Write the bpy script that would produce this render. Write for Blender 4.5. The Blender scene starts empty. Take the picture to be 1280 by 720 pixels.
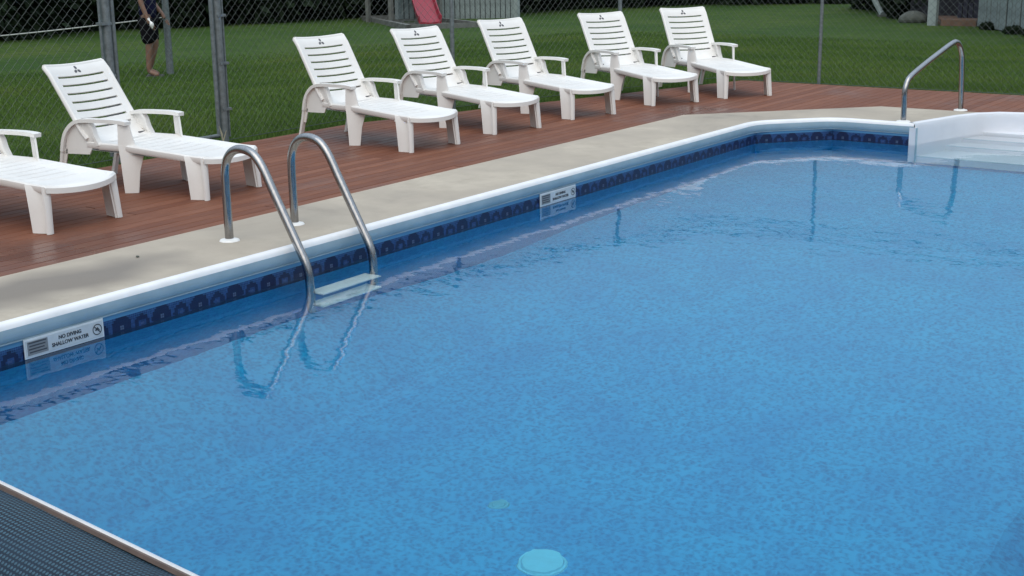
import bpy, bmesh, math, random
import numpy as np
from mathutils import Vector, Matrix
from mathutils.geometry import tessellate_polygon
random.seed(7)
rng = np.random.default_rng(7)
S = bpy.context.scene
COL = S.collection

# ---------------------------------------------------------------- camera
cd = bpy.data.cameras.new("camera"); cam = bpy.data.objects.new("camera", cd); COL.objects.link(cam)
cR = Vector((0.81993524, 0.57233098, -0.01197689)); cF = Vector((-0.55646607, 0.7919474, -0.25132614)); cU = Vector((-0.13435667, 0.21273589, 0.96782836))
m4 = Matrix.Identity(4)
for i in range(3):
    m4[i][0], m4[i][1], m4[i][2] = cR[i], cU[i], -cF[i]
m4.translation = Vector((0, 0, 1.6)); cam.matrix_world = m4
cd.sensor_width = 36; cd.lens = 36 * 1702 / 1280; cd.clip_end = 2000; cd.clip_start = .05
S.camera = cam

# ---------------------------------------------------------------- sky, sun, exposure
SUN_EL, SUN_AZ = math.radians(52), math.radians(150)
w = bpy.data.worlds.new("World"); S.world = w; w.use_nodes = True
nt = w.node_tree; nt.nodes.clear()
o_ = nt.nodes.new("ShaderNodeOutputWorld"); bg = nt.nodes.new("ShaderNodeBackground")
sky = nt.nodes.new("ShaderNodeTexSky"); sky.sky_type = 'NISHITA'; sky.sun_disc = False
sky.sun_elevation = SUN_EL; sky.sun_rotation = SUN_AZ; sky.air_density = 1.5; sky.dust_density = 4.0
# overcast: cloud deck whitens the clear-sky colour
mix = nt.nodes.new("ShaderNodeMix"); mix.data_type = 'RGBA'; mix.inputs[0].default_value = 0.82
mix.inputs[7].default_value = (4.75, 5.65, 6.6, 1)
nt.links.new(sky.outputs[0], mix.inputs[6])
wc = nt.nodes.new("ShaderNodeTexCoord"); ws = nt.nodes.new("ShaderNodeSeparateXYZ"); nt.links.new(wc.outputs['Generated'], ws.inputs[0])
wcl = nt.nodes.new("ShaderNodeMath"); wcl.operation = 'MAXIMUM'; wcl.inputs[1].default_value = 0; nt.links.new(ws.outputs[2], wcl.inputs[0])
wma = nt.nodes.new("ShaderNodeMath"); wma.operation = 'MULTIPLY_ADD'; wma.inputs[1].default_value = 1.2; wma.inputs[2].default_value = 0.36; nt.links.new(wcl.outputs[0], wma.inputs[0])
wsc = nt.nodes.new("ShaderNodeVectorMath"); wsc.operation = 'SCALE'; nt.links.new(mix.outputs[2], wsc.inputs[0]); nt.links.new(wma.outputs[0], wsc.inputs['Scale'])
nt.links.new(wsc.outputs[0], bg.inputs[0])
bg.inputs[1].default_value = 0.13
nt.links.new(bg.outputs[0], o_.inputs[0])
sd = bpy.data.lights.new("sun", 'SUN'); sd.energy = 0.9; sd.angle = math.radians(70); sd.color = (1, .88, .74)
so = bpy.data.objects.new("sun", sd); COL.objects.link(so)
sdir = Vector((math.sin(SUN_AZ) * math.cos(SUN_EL), math.cos(SUN_AZ) * math.cos(SUN_EL), math.sin(SUN_EL)))
so.rotation_euler = sdir.to_track_quat('Z', 'Y').to_euler()
S.view_settings.view_transform = 'Standard'; S.view_settings.look = 'None'
S.view_settings.exposure = 0.3; S.view_settings.gamma = 1.0
S.cycles.max_bounces = 10; S.cycles.transparent_max_bounces = 24
S.cycles.caustics_reflective = False; S.cycles.caustics_refractive = True

# ---------------------------------------------------------------- helpers
class MB:
    def __init__(s): s.v = []; s.f = []; s.uv = []
    def add(s, vs, fs, uvs=None):
        b = len(s.v); s.v += [tuple(p) for p in vs]
        for i, f in enumerate(fs):
            s.f.append([b + k for k in f]); s.uv.append(uvs[i] if uvs else None)
        return s
    def box(s, x0, x1, y0, y1, z0, z1, bev=0.0, M=None):
        if bev:
            vs = []
            for z, e in ((z0, 0), (z1 - bev, 0), (z1, bev)):
                vs += [(x0 + e, y0 + e, z), (x1 - e, y0 + e, z), (x1 - e, y1 - e, z), (x0 + e, y1 - e, z)]
            fs = [(3, 2, 1, 0), (8, 9, 10, 11)]
            for r in (0, 4):
                for i in range(4): fs.append((r + i, r + (i + 1) % 4, r + 4 + (i + 1) % 4, r + 4 + i))
        else:
            vs = [(x0, y0, z0), (x1, y0, z0), (x1, y1, z0), (x0, y1, z0), (x0, y0, z1), (x1, y0, z1), (x1, y1, z1), (x0, y1, z1)]
            fs = [(3, 2, 1, 0), (4, 5, 6, 7), (0, 1, 5, 4), (1, 2, 6, 5), (2, 3, 7, 6), (3, 0, 4, 7)]
        if M: vs = [M @ Vector(p) for p in vs]
        return s.add(vs, fs)
    def prism(s, poly, z0, z1):
        """vertical prism over a 2D polygon (counter-clockwise)"""
        n = len(poly); tri = tessellate_polygon([[Vector((p[0], p[1], 0)) for p in poly]])
        vs = [(p[0], p[1], z0) for p in poly] + [(p[0], p[1], z1) for p in poly]
        fs = []
        for t in tri:
            a, b, c = (Vector((*poly[k], 0)) for k in t)
            if (b - a).cross(c - a).z < 0: t = (t[0], t[2], t[1])
            fs.append((t[0] + n, t[1] + n, t[2] + n)); fs.append((t[2], t[1], t[0]))
        for i in range(n): j = (i + 1) % n; fs.append((i, j, j + n, i + n))
        return s.add(vs, fs)
    def plate(s, poly, t0, t1, axes):
        """extrude a 2D outline; axes(u,v,w)->xyz"""
        n = len(poly); tri = tessellate_polygon([[Vector((p[0], p[1], 0)) for p in poly]])
        vs = [axes(p[0], p[1], t0) for p in poly] + [axes(p[0], p[1], t1) for p in poly]
        fs = []
        for t in tri: fs.append((t[0], t[1], t[2])); fs.append((t[2] + n, t[1] + n, t[0] + n))
        for i in range(n): j = (i + 1) % n; fs.append((i, j, j + n, i + n))
        return s.add(vs, fs)
    def tube(s, pts, r, n=10, cap=True):
        pts = [Vector(p) for p in pts]; m = len(pts); rs = r if isinstance(r, (list, tuple)) else [r] * m
        ref = Vector((0, 0, 1)); vs = []
        prev = None
        for i, p in enumerate(pts):
            t = (pts[min(i + 1, m - 1)] - pts[max(i - 1, 0)]).normalized()
            if prev is None:
                a = t.cross(ref)
                if a.length < .05: a = t.cross(Vector((1, 0, 0)))
            else: a = prev - t * prev.dot(t)
            a.normalize(); b = t.cross(a); prev = a
            for k in range(n):
                q = 2 * math.pi * k / n; vs.append(p + (a * math.cos(q) + b * math.sin(q)) * rs[i])
        fs = []
        for i in range(m - 1):
            for k in range(n):
                k2 = (k + 1) % n; fs.append((i * n + k, (i + 1) * n + k, (i + 1) * n + k2, i * n + k2))
        if cap: fs.append(tuple(range(n))); fs.append(tuple((m - 1) * n + k for k in reversed(range(n))))
        return s.add(vs, fs)
    def ribbon(s, pts, wv, hv):
        """rectangular bar along pts; wv half-width vector(s), hv half-height vector(s)"""
        m = len(pts); vs = []
        for i, p in enumerate(pts):
            p = Vector(p); a = Vector(wv[i] if isinstance(wv, list) else wv); b = Vector(hv[i] if isinstance(hv, list) else hv)
            vs += [p - a - b, p + a - b, p + a + b, p - a + b]
        fs = [(3, 2, 1, 0), tuple((m - 1) * 4 + k for k in range(4))]
        for i in range(m - 1):
            for k in range(4): k2 = (k + 1) % 4; fs.append((i * 4 + k, i * 4 + k2, (i + 1) * 4 + k2, (i + 1) * 4 + k))
        return s.add(vs, fs)
    def mesh(s, name, mat, smooth=False, fix=True):
        me = bpy.data.meshes.new(name); me.from_pydata(s.v, [], s.f)
        if any(u is not None for u in s.uv):
            L = me.uv_layers.new(name="UVMap"); k = 0; d = []
            for f, u in zip(s.f, s.uv):
                for i in range(len(f)): d += list(u[i]) if u else [0, 0]
            L.data.foreach_set('uv', d)
        if mat: me.materials.append(mat)
        if fix:
            b = bmesh.new(); b.from_mesh(me); bmesh.ops.recalc_face_normals(b, faces=b.faces); b.to_mesh(me); b.free()
        if smooth:
            me.polygons.foreach_set('use_smooth', [True] * len(me.polygons))
            try: me.set_sharp_from_angle(angle=math.radians(38))
            except Exception: pass
        me.update(); return me
    def build(s, name, mat, parent=None, smooth=False, **kw):
        return link(name, s.mesh(name, mat, smooth), parent, **kw)

def link(name, me, parent=None, **kw):
    o = bpy.data.objects.new(name, me); COL.objects.link(o)
    if parent: o.parent = parent
    for k, v in kw.items(): o[k] = v
    return o
def root(name, loc=(0, 0, 0), rz=0, **kw):
    o = bpy.data.objects.new(name, None); COL.objects.link(o); o.empty_display_size = .2
    o.location = loc; o.rotation_euler.z = rz
    for k, v in kw.items(): o[k] = v
    return o
def copy_tree(o, parent=None):
    c = o.copy(); COL.objects.link(c); c.parent = parent
    for ch in list(o.children): copy_tree(ch, c)
    return c
def smoothpath(P, k=6):
    P = [Vector(p) for p in P]; out = []
    for i in range(len(P) - 1):
        p0, p1, p2, p3 = P[max(i - 1, 0)], P[i], P[i + 1], P[min(i + 2, len(P) - 1)]
        for j in range(k):
            t = j / k; out.append(.5 * ((2 * p1) + (p2 - p0) * t + (2 * p0 - 5 * p1 + 4 * p2 - p3) * t * t + (3 * p1 - p0 - 3 * p2 + p3) * t ** 3))
    out.append(P[-1]); return out

# ---------------------------------------------------------------- materials
class NT:
    def __init__(s, name, rough=.5, metal=0, spec=.5):
        s.m = bpy.data.materials.new(name); s.m.use_nodes = True; s.t = s.m.node_tree
        s.b = s.t.nodes['Principled BSDF']; s.out = s.t.nodes['Material Output']
        s.b.inputs['Roughness'].default_value = rough; s.b.inputs['Metallic'].default_value = metal
        s.b.inputs['Specular IOR Level'].default_value = spec
        s._c = None
    def n(s, kind, **kw):
        q = s.t.nodes.new(kind)
        for k, v in kw.items(): setattr(q, k, v)
        return q
    def l(s, a, b): s.t.links.new(a, b)
    def coord(s, which='Object', scale=(1, 1, 1)):
        tc = s.n('ShaderNodeTexCoord'); mp = s.n('ShaderNodeMapping'); mp.inputs['Scale'].default_value = scale
        s.l(tc.outputs[which], mp.inputs[0]); return mp.outputs[0]
    def noise(s, co, scale, detail=3, rough=.55, dist=0):
        q = s.n('ShaderNodeTexNoise'); q.inputs['Scale'].default_value = scale; q.inputs['Detail'].default_value = detail
        q.inputs['Roughness'].default_value = rough; q.inputs['Distortion'].default_value = dist; s.l(co, q.inputs['Vector']); return q.outputs[0]
    def ramp(s, fac, stops):
        q = s.n('ShaderNodeValToRGB'); e = q.color_ramp.elements
        while len(e) > 1: e.remove(e[-1])
        for i, (p, c) in enumerate(stops):
            x = e[0] if i == 0 else e.new(p); x.position = p; x.color = (*c, 1) if len(c) == 3 else c
        s.l(fac, q.inputs[0]); return q.outputs[0]
    def mix(s, fac, a, b, mode='MIX'):
        q = s.n('ShaderNodeMix', data_type='RGBA', blend_type=mode)
        for v, i in ((fac, 0), (a, 6), (b, 7)):
            if isinstance(v, (int, float)): q.inputs[i].default_value = v
            elif isinstance(v, tuple): q.inputs[i].default_value = (*v, 1) if len(v) == 3 else v
            else: s.l(v, q.inputs[i])
        return q.outputs[2]
    def math(s, op, a, b=None, c=None):
        q = s.n('ShaderNodeMath', operation=op)
        for i, v in enumerate((a, b, c)):
            if v is None: continue
            if isinstance(v, (int, float)): q.inputs[i].default_value = v
            else: s.l(v, q.inputs[i])
        return q.outputs[0]
    def bump(s, h, strength=.3, dist=.01):
        q = s.n('ShaderNodeBump'); q.inputs['Strength'].default_value = strength; q.inputs['Distance'].default_value = dist
        s.l(h, q.inputs['Height']); s.l(q.outputs[0], s.b.inputs['Normal'])
    def color(s, c):
        if isinstance(c, tuple): s.b.inputs['Base Color'].default_value = (*c, 1)
        else: s.l(c, s.b.inputs['Base Color'])
    def rough(s, c): s.l(c, s.b.inputs['Roughness'])

def simple(name, col, rough=.5, metal=0, var=.12, scale=20, bump=0, spec=.5):
    a = NT(name, rough, metal, spec); co = a.coord(); nz = a.noise(co, scale, 4)
    lo = tuple(c * (1 - var) for c in col); hi = tuple(min(1, c * (1 + var)) for c in col)
    a.color(a.ramp(nz, [(.3, lo), (.7, hi)]))
    if bump: a.bump(nz, bump, .004)
    return a.m

M = {}
# lounge plastic
a = NT('white_plastic', .38, 0, .45); co = a.coord()
big = a.noise(co, 3, 4); fine = a.noise(co, 60, 3)
c1 = a.ramp(big, [(.3, (.77, .755, .73)), (.65, (.845, .835, .81))])
a.color(a.mix(a.math('MULTIPLY', fine, .12), c1, (.5, .48, .44))); a.bump(fine, .08, .002); M['plastic'] = a.m
M['logo'] = simple('grey_print', (.10, .10, .11), .6)
# stainless
a = NT('brushed_steel', .2, 1); co = a.coord(scale=(1, 1, .2)); nz = a.noise(co, 90, 3)
a.color(a.ramp(nz, [(.3, (.30, .30, .31)), (.7, (.41, .41, .41))])); a.rough(a.ramp(nz, [(.3, (.13,) * 3), (.7, (.24,) * 3)])); M['steel'] = a.m
M['galv'] = simple('galvanised_steel', (.17, .20, .21), .55, .35, .25, 30)
M['wire'] = simple('chain_link_wire', (.10, .12, .12), .5, .55, .1, 10)
M['white_trim'] = simple('white_escutcheon', (.8, .8, .78), .4, 0, .05, 30)
# concrete
a = NT('pool_concrete', .8); co = a.coord(); b1 = a.noise(co, .9, 6, .6, .6); b2 = a.noise(co, 5, 7, .7); b3 = a.noise(co, 160, 3)
c1 = a.ramp(b1, [(.34, (.29, .245, .19)), (.46, (.43, .37, .295)), (.62, (.54, .475, .38))])
c2 = a.mix(a.ramp(b2, [(.32, (1, 1, 1)), (.55, (.1, .1, .1))]), c1, (.41, .355, .28)); 
sep = a.n('ShaderNodeSeparateXYZ'); a.l(co, sep.inputs[0])
# damp stain by the deck edge
vm = a.n('ShaderNodeVectorMath', operation='DISTANCE'); mp = a.n('ShaderNodeMapping'); mp.inputs['Scale'].default_value = (1.9, .8, 1)
a.l(co, mp.inputs[0]); ad = a.n('ShaderNodeVectorMath', operation='ADD'); a.l(mp.outputs[0], ad.inputs[0])
nv = a.n('ShaderNodeTexNoise'); nv.inputs['Scale'].default_value = 2.2; a.l(co, nv.inputs['Vector'])
sc = a.n('ShaderNodeVectorMath', operation='SCALE'); sc.inputs['Scale'].default_value = .7; a.l(nv.outputs[1], sc.inputs[0]); a.l(sc.outputs[0], ad.inputs[1])
a.l(ad.outputs[0], vm.inputs[0]); vm.inputs[1].default_value = (-5.42 * 1.9 + .35, 3.95 * .8 + .35, .35)
st = a.ramp(vm.outputs['Value'], [(.25, (.95,) * 3), (.7, (0,) * 3)])
c3 = a.mix(st, c2, (.19, .165, .14))
a.color(a.mix(a.math('MULTIPLY', b3, .35), c3, (.27, .24, .20)))
a.bump(a.math('ADD', b3, b2), .25, .003)
a.rough(a.ramp(b1, [(.3, (.5,) * 3), (.55, (.8,) * 3)])); M['concrete'] = a.m
# decking: oxblood boards, darker and glossier where the rain has stayed
a = NT('wet_deck_board', .4, 0, .2); co = a.coord('Generated', (1, 1, 1)); geo = a.n('ShaderNodeNewGeometry'); pos = geo.outputs['Position']
oi = a.n('ShaderNodeObjectInfo')
mpp = a.n('ShaderNodeMapping'); mpp.inputs['Scale'].default_value = (1, .08, 1); a.l(pos, mpp.inputs[0])
gr = a.noise(mpp.outputs[0], 60, 5, .65); wet = a.noise(pos, .75, 5, .6, .4)
base = a.ramp(oi.outputs['Random'], [(0, (.178, .066, .036)), (.5, (.212, .083, .045)), (1, (.250, .104, .060))])
base = a.mix(a.ramp(gr, [(.35, (.0,) * 3), (.7, (.55,) * 3)]), base, (.105, .040, .028))
wm = a.ramp(wet, [(.50, (0,) * 3), (.68, (1,) * 3)])
a.color(a.mix(a.math('MULTIPLY', wm, .45), base, (.080, .038, .032)))
a.rough(a.mix(wm, (.62, .62, .62), (.24, .24, .24))); a.bump(gr, .25, .002); M['board'] = a.m
M['soil'] = simple('dark_subframe', (.03, .025, .02), .9)
# coping
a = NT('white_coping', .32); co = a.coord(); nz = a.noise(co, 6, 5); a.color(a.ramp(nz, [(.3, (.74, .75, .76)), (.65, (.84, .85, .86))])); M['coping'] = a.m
a = NT('coping_face', .4); co = a.coord(); nz = a.noise(co, 5, 5); a.color(a.ramp(nz, [(.3, (.27, .38, .45)), (.65, (.34, .455, .52))])); M['coping_face'] = a.m  # blue-grey: shade and water bounce on white coping put into the colour
# liner (uv: x = run along the wall in m, y = height in m)
a = NT('printed_liner', .4); co = a.coord('UV'); sep = a.n('ShaderNodeSeparateXYZ'); a.l(co, sep.inputs[0]); U_, V_ = sep.outputs[0], sep.outputs[1]
P_ = .24; cell = .011
qz = lambda v: a.math('MULTIPLY', a.math('ADD', a.math('FLOOR', a.math('DIVIDE', v, cell)), .5), cell)
Ur, Vr = U_, V_; U_, V_ = qz(Ur), qz(Vr)
fu = a.math('SUBTRACT', a.math('MULTIPLY', a.math('FRACT', a.math('DIVIDE', U_, P_)), P_), P_ / 2)
dv = a.math('ADD', V_, .153)
d = a.math('SQRT', a.math('ADD', a.math('MULTIPLY', fu, fu), a.math('MULTIPLY', dv, dv)))
fu2 = a.math('SUBTRACT', a.math('MULTIPLY', a.math('FRACT', a.math('ADD', a.math('DIVIDE', U_, P_), .5)), P_), P_ / 2)
d2 = a.math('SQRT', a.math('ADD', a.math('MULTIPLY', fu2, fu2), a.math('MULTIPLY', a.math('ADD', V_, .160), a.math('ADD', V_, .160))))
U_, V_ = Ur, Vr
gu = a.math('LESS_THAN', a.math('FRACT', a.math('DIVIDE', U_, cell)), .18); gv = a.math('LESS_THAN', a.math('FRACT', a.math('DIVIDE', V_, cell)), .18)
grid = a.math('MAXIMUM', gu, gv)
top = a.math('GREATER_THAN', V_, -.101)
band = a.math('GREATER_THAN', V_, -.235)
vor = a.n('ShaderNodeTexVoronoi'); vor.inputs['Scale'].default_value = 90; a.l(co, vor.inputs['Vector'])
vsep = a.n('ShaderNodeSeparateXYZ'); a.l(vor.outputs['Color'], vsep.inputs[0]); cellr = vsep.outputs[0]
# mosaic background
mos = a.mix(cellr, (.009, .024, .095), (.022, .060, .19))
up = a.ramp(V_, [(0, (0,)*3), (1, (0,)*3)]); upf = a.math('MAXIMUM', a.math('MULTIPLY', a.math('ADD', V_, .155), 15.0), .15)
mos = a.mix(a.math('MINIMUM', a.math('MULTIPLY', grid, upf), 1.0), mos, (.05, .15, .30))
ring = a.math('MAXIMUM', a.math('LESS_THAN', d, .058), a.math('MAXIMUM', a.math('LESS_THAN', V_, -.178), a.math('LESS_THAN', a.math('ABSOLUTE', a.math('SUBTRACT', d2, .034)), .012))); mos = a.mix(a.math('MULTIPLY', ring, .9), mos, (.004, .006, .040))
pale = a.math('MULTIPLY', a.math('MULTIPLY', a.math('LESS_THAN', a.math('ABSOLUTE', fu), .011), a.math('LESS_THAN', a.math('ABSOLUTE', dv), .011)), a.math('SUBTRACT', 1, grid)); mos = a.mix(a.math('MULTIPLY', pale, .8), mos, (.10, .14, .22))
pale2 = a.math('LESS_THAN', d2, .010); mos = a.mix(a.math('MULTIPLY', pale2, .6), mos, (.06, .09, .2))
mos = a.mix(top, mos, (.085, .24, .42))
# pebble print below
n1 = a.noise(co, 2.2, 4, .6); n2 = a.noise(co, 74, 4, .7)
vp = a.n('ShaderNodeTexVoronoi', feature='SMOOTH_F1'); vp.inputs['Scale'].default_value = 48; a.l(co, vp.inputs['Vector'])
peb = a.math('ADD', a.math('MULTIPLY', n2, .7), a.math('MULTIPLY', vp.outputs['Distance'], .55))
pc = a.ramp(peb, [(.34, (.003, .245, .49)), (.5, (.006, .335, .60)), (.68, (.016, .47, .74))])
pc = a.mix(a.ramp(n1, [(.42, (0,) * 3), (.66, (.32,) * 3)]), pc, (.004, .25, .55))
onwall = a.math('GREATER_THAN', V_, -5.0); pcw = a.mix(.55, pc, (.003, .085, .30)); pc = a.mix(onwall, pc, pcw)  # same print, darkened on walls: their weaker light is put into the colour
a.color(a.mix(band, pc, mos)); M['liner'] = a.m
# water: fresnel mirror over clear water that absorbs red
m = bpy.data.materials.new('pool_water'); m.use_nodes = True; t = m.node_tree; t.nodes.clear()
ou = t.nodes.new('ShaderNodeOutputMaterial'); gl = t.nodes.new('ShaderNodeBsdfGlass'); gl.inputs['IOR'].default_value = 1.33; gl.inputs['Roughness'].default_value = 0.0; gl.inputs['Color'].default_value = (1, 1, 1, 1)
tc = t.nodes.new('ShaderNodeTexCoord'); 
def nz_(scale, sx, sy, det):
    mp = t.nodes.new('ShaderNodeMapping'); mp.inputs['Scale'].default_value = (sx, sy, 1); mp.inputs['Rotation'].default_value = (0, 0, math.radians(32)); q = t.nodes.new('ShaderNodeTexNoise'); q.inputs['Scale'].default_value = scale
    q.inputs['Detail'].default_value = det; q.inputs['Roughness'].default_value = .5
    t.links.new(tc.outputs['Object'], mp.inputs[0]); t.links.new(mp.outputs[0], q.inputs['Vector']); return q.outputs[0]
def mth(op, x, y):
    q = t.nodes.new('ShaderNodeMath'); q.operation = op
    for i, v in enumerate((x, y)):
        if isinstance(v, (int, float)): q.inputs[i].default_value = v
        else: t.links.new(v, q.inputs[i])
    return q.outputs[0]
h = mth('ADD', mth('MULTIPLY', nz_(2.4, .6, 1, 2), 1.0), mth('MULTIPLY', nz_(11, .6, 1, 2), .24))
bp = t.nodes.new('ShaderNodeBump'); bp.inputs['Strength'].default_value = 1.0; bp.inputs['Distance'].default_value = .0045
t.links.new(h, bp.inputs['Height']); t.links.new(bp.outputs[0], gl.inputs['Normal']); t.links.new(gl.outputs[0], ou.inputs[0])
va = t.nodes.new('ShaderNodeVolumeAbsorption'); va.inputs['Color'].default_value = (.45, .86, .97, 1); va.inputs['Density'].default_value = .5
t.links.new(va.outputs[0], ou.inputs['Volume'])
M['water'] = m
# lawn
a = NT('lawn_ground', .95, 0, .15); geo = a.n('ShaderNodeNewGeometry'); pos = geo.outputs['Position']
n1 = a.noise(pos, .35, 5, .6); n2 = a.noise(pos, 3.2, 5, .6); n3 = a.noise(pos, 45, 3)
c = a.ramp(n1, [(.35, (.040, .090, .017)), (.55, (.066, .118, .022)), (.72, (.094, .134, .030))])
c = a.mix(a.ramp(n2, [(.4, (0,) * 3), (.7, (.7,) * 3)]), c, (.030, .064, .017))
a.color(a.mix(a.ramp(n3, [(.35, (.6,) * 3), (.6, (0,) * 3)]), c, (.020, .045, .010))); a.bump(n3, .8, .03); M['lawn'] = a.m
a = NT('grass_blade', .7, 0, .25); geo = a.n('ShaderNodeNewGeometry'); pos = geo.outputs['Position']; n1 = a.noise(pos, .4, 4); n2 = a.noise(pos, 30, 2)
c = a.ramp(n1, [(.3, (.060, .125, .022)), (.55, (.100, .172, .029)), (.75, (.150, .198, .044))])
a.color(a.mix(a.math('MULTIPLY', n2, .5), c, (.035, .085, .02))); M['blade'] = a.m
def foliage(name, lo, hi):
    a = NT(name, .7, 0, .2); geo = a.n('ShaderNodeNewGeometry'); n = a.noise(geo.outputs['Position'], 2.2, 4); n2 = a.noise(geo.outputs['Position'], 14, 2)
    a.color(a.mix(a.math('MULTIPLY', n2, .6), a.ramp(n, [(.3, lo), (.7, hi)]), lo)); return a.m
M['fol'] = foliage('dark_evergreen', (.010, .020, .010), (.024, .044, .018))
M['fol2'] = foliage('light_shrub', (.05, .10, .02), (.12, .18, .04))
M['bark'] = simple('bark', (.06, .05, .04), .9, 0, .3, 8, .5)
M['siding'] = simple('grey_siding', (.22, .27, .27), .75, 0, .3, 4)
M['siding2'] = simple('pale_grey_paint', (.30, .36, .36), .7, 0, .15, 3)
M['darkwall'] = simple('dark_interior', (.018, .020, .028), .8, 0, .3, 5)
M['roof'] = simple('shingle_roof', (.07, .07, .07), .9, 0, .2, 10)
M['dirt'] = simple('worn_wood', (.16, .10, .07), .85, 0, .25, 5)
M['timber'] = simple('weathered_timber', (.14, .15, .14), .85, 0, .25, 6)
M['red'] = simple('red_slide_plastic', (.26, .018, .035), .4, 0, .12, 4)
M['rope'] = simple('white_cord', (.42, .45, .43), .7)
M['plug'] = simple('plug_plastic', (.10, .52, .62), .5)
M['drain'] = simple('drain_plastic', (.24, .78, .88), .45, 0, .05, 20)
M['stone'] = simple('grey_stone', (.10, .11, .095), .85, 0, .3, 6, .4)
M['rubber'] = simple('black_rubber', (.02, .02, .02), .6)
M['skin'] = simple('skin', (.20, .11, .075), .55, 0, .1, 12)
M['shirt'] = simple('navy_cloth', (.009, .010, .034), .95, 0, .2, 20, 0, .1)
M['shorts'] = simple('black_cloth', (.006, .006, .008), .95, 0, .2, 20, 0, .1)
M['hair'] = simple('dark_hair', (.03, .02, .015), .6)
M['sand'] = simple('gravel_bed', (.10, .105, .09), .95, 0, .3, 12)
M['sign'] = simple('sign_face', (.50, .56, .60), .45, 0, .06, 20)
M['sign_rim'] = simple('sign_rim', (.62, .68, .72), .45, 0, .04, 20)
M['sign_ink'] = simple('sign_ink', (.045, .055, .07), .6)
M['sign_grey'] = simple('sign_grey', (.20, .22, .24), .6)
M['hem'] = simple('white_hem', (.85, .86, .87), .4, 0, .03)
M['brown_strip'] = simple('brown_webbing', (.12, .085, .07), .7, 0, .2, 30)
M['step'] = simple('white_step_shell', (.72, .74, .78), .35, 0, .04, 4)
M['tread_l'] = simple('ladder_tread_plastic', (.72, .84, .84), .4, 0, .04, 20)
M['step_edge'] = simple('step_grip_edge', (.36, .50, .56), .5, 0, .08, 20)
# bubble solar cover
a = NT('solar_cover', .45, 0, .22); co = a.coord('UV', (1, 1, 1)); sep = a.n('ShaderNodeSeparateXYZ'); a.l(co, sep.inputs[0])
pt = .0105
bu = a.math('SUBTRACT', a.math('FRACT', a.math('DIVIDE', sep.outputs[0], pt)), .5); bv = a.math('SUBTRACT', a.math('FRACT', a.math('DIVIDE', sep.outputs[1], pt)), .5)
dd = a.math('ADD', a.math('MULTIPLY', bu, bu), a.math('MULTIPLY', bv, bv))
hh = a.math('MAXIMUM', a.math('SUBTRACT', 1, a.math('MULTIPLY', dd, 6.5)), 0)
big = a.noise(co, 3.0, 4, .6, .5)
c = a.mix(a.ramp(hh, [(.0, (0,) * 3), (.5, (1,) * 3)]), (.003, .009, .020), (.055, .125, .175))
a.color(a.mix(a.ramp(big, [(.4, (0,) * 3), (.65, (.5,) * 3)]), c, (.02, .045, .08))); a.bump(hh, .6, .004); M['cover'] = a.m

# ---------------------------------------------------------------- lawn sheet (hole under the pool)
def lawn_z(x, y):
    n = 5.2259; d3 = ((x + 8.3) * -5.0 + (y - 9.0) * 1.52) / n
    d = max(0, -8.3 - x, y - 14.1, d3)
    return -0.045 - 0.04 * min(d, 14) + (.02 * math.sin(x * 1.3) * math.sin(y * .9 + 1) if d > .5 else 0)
xs = [-600, -300, -150, -90, -60] + list(np.arange(-44, -8, 1.0)) + [-8.3, -7.6, -7, -6.3, -5.45] + [-3, 0.4, 2, 4, 8, 14, 24, 50, 120, 300, 600]
ys = [-600, -200, -60, -20, -8, -3, 1.2] + [4, 7, 10, 12.55, 13.2, 14.1] + list(np.arange(15, 52, 1.0)) + [60, 80, 120, 250, 600]
mb = MB(); nx, ny = len(xs), len(ys)
mb.v = [(x, y, lawn_z(x, y)) for x in xs for y in ys]
for i in range(nx - 1):
    for j in range(ny - 1):
        if xs[i] >= -5.5 and xs[i + 1] <= .41 and ys[j] >= 1.1 and ys[j + 1] <= 12.56: continue
        mb.f.append([i * ny + j, (i + 1) * ny + j, (i + 1) * ny + j + 1, i * ny + j + 1]); mb.uv.append(None)
mb.build('lawn', M['lawn'], smooth=True, kind='structure')

# grass blades: one mass
def blades(n, region, hgt, wid):
    px = []; tries = 0
    while len(px) < n and tries < 40:
        tries += 1
        q = region(rng, n); px += list(q)
    p = np.array(px[:n]); k = len(p)
    z = np.array([lawn_z(a_, b_) for a_, b_ in p])
    h = hgt * rng.uniform(.5, 1.3, k); an = rng.uniform(0, 2 * np.pi, k); ln = rng.normal(0, .35, (k, 2)) * h[:, None]
    dx = np.cos(an) * wid * .5; dy = np.sin(an) * wid * .5
    V = np.empty((k, 3, 3)); V[:, 0] = np.c_[p[:, 0] - dx, p[:, 1] - dy, z - .005]; V[:, 1] = np.c_[p[:, 0] + dx, p[:, 1] + dy, z - .005]; V[:, 2] = np.c_[p[:, 0] + ln[:, 0], p[:, 1] + ln[:, 1], z + h]
    return V.reshape(-1, 3)
def outside(x, y, margin=0.0):
    d3 = ((x + 8.1) * -5.0 + (y - 9.0) * 1.52) / 5.2259
    return np.maximum(np.maximum(-8.08 - x, y - 13.98), d3)
def reg(dmin, dmax):
    def f(r, n):
        x = r.uniform(-8.3 - dmax, 1, n * 2); y = r.uniform(1.5, 14.1 + dmax, n * 2)
        d = outside(x, y); az = np.degrees(np.arctan2(-x, y)); k = (d > dmin) & (d < dmax) & (az < 60) & (az > 4)
        k &= r.uniform(0, 1, len(d)) > np.clip((d - 8) / 6, 0, 1)
        return np.c_[x[k], y[k]]
    return f
V = np.concatenate([blades(120000, reg(.015, 2.0), .034, .007), blades(170000, reg(2.0, 6), .034, .010), blades(300000, reg(5.5, 14), .032, .013)])
me = bpy.data.meshes.new('grass'); nv = len(V); nf = nv // 3
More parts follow.
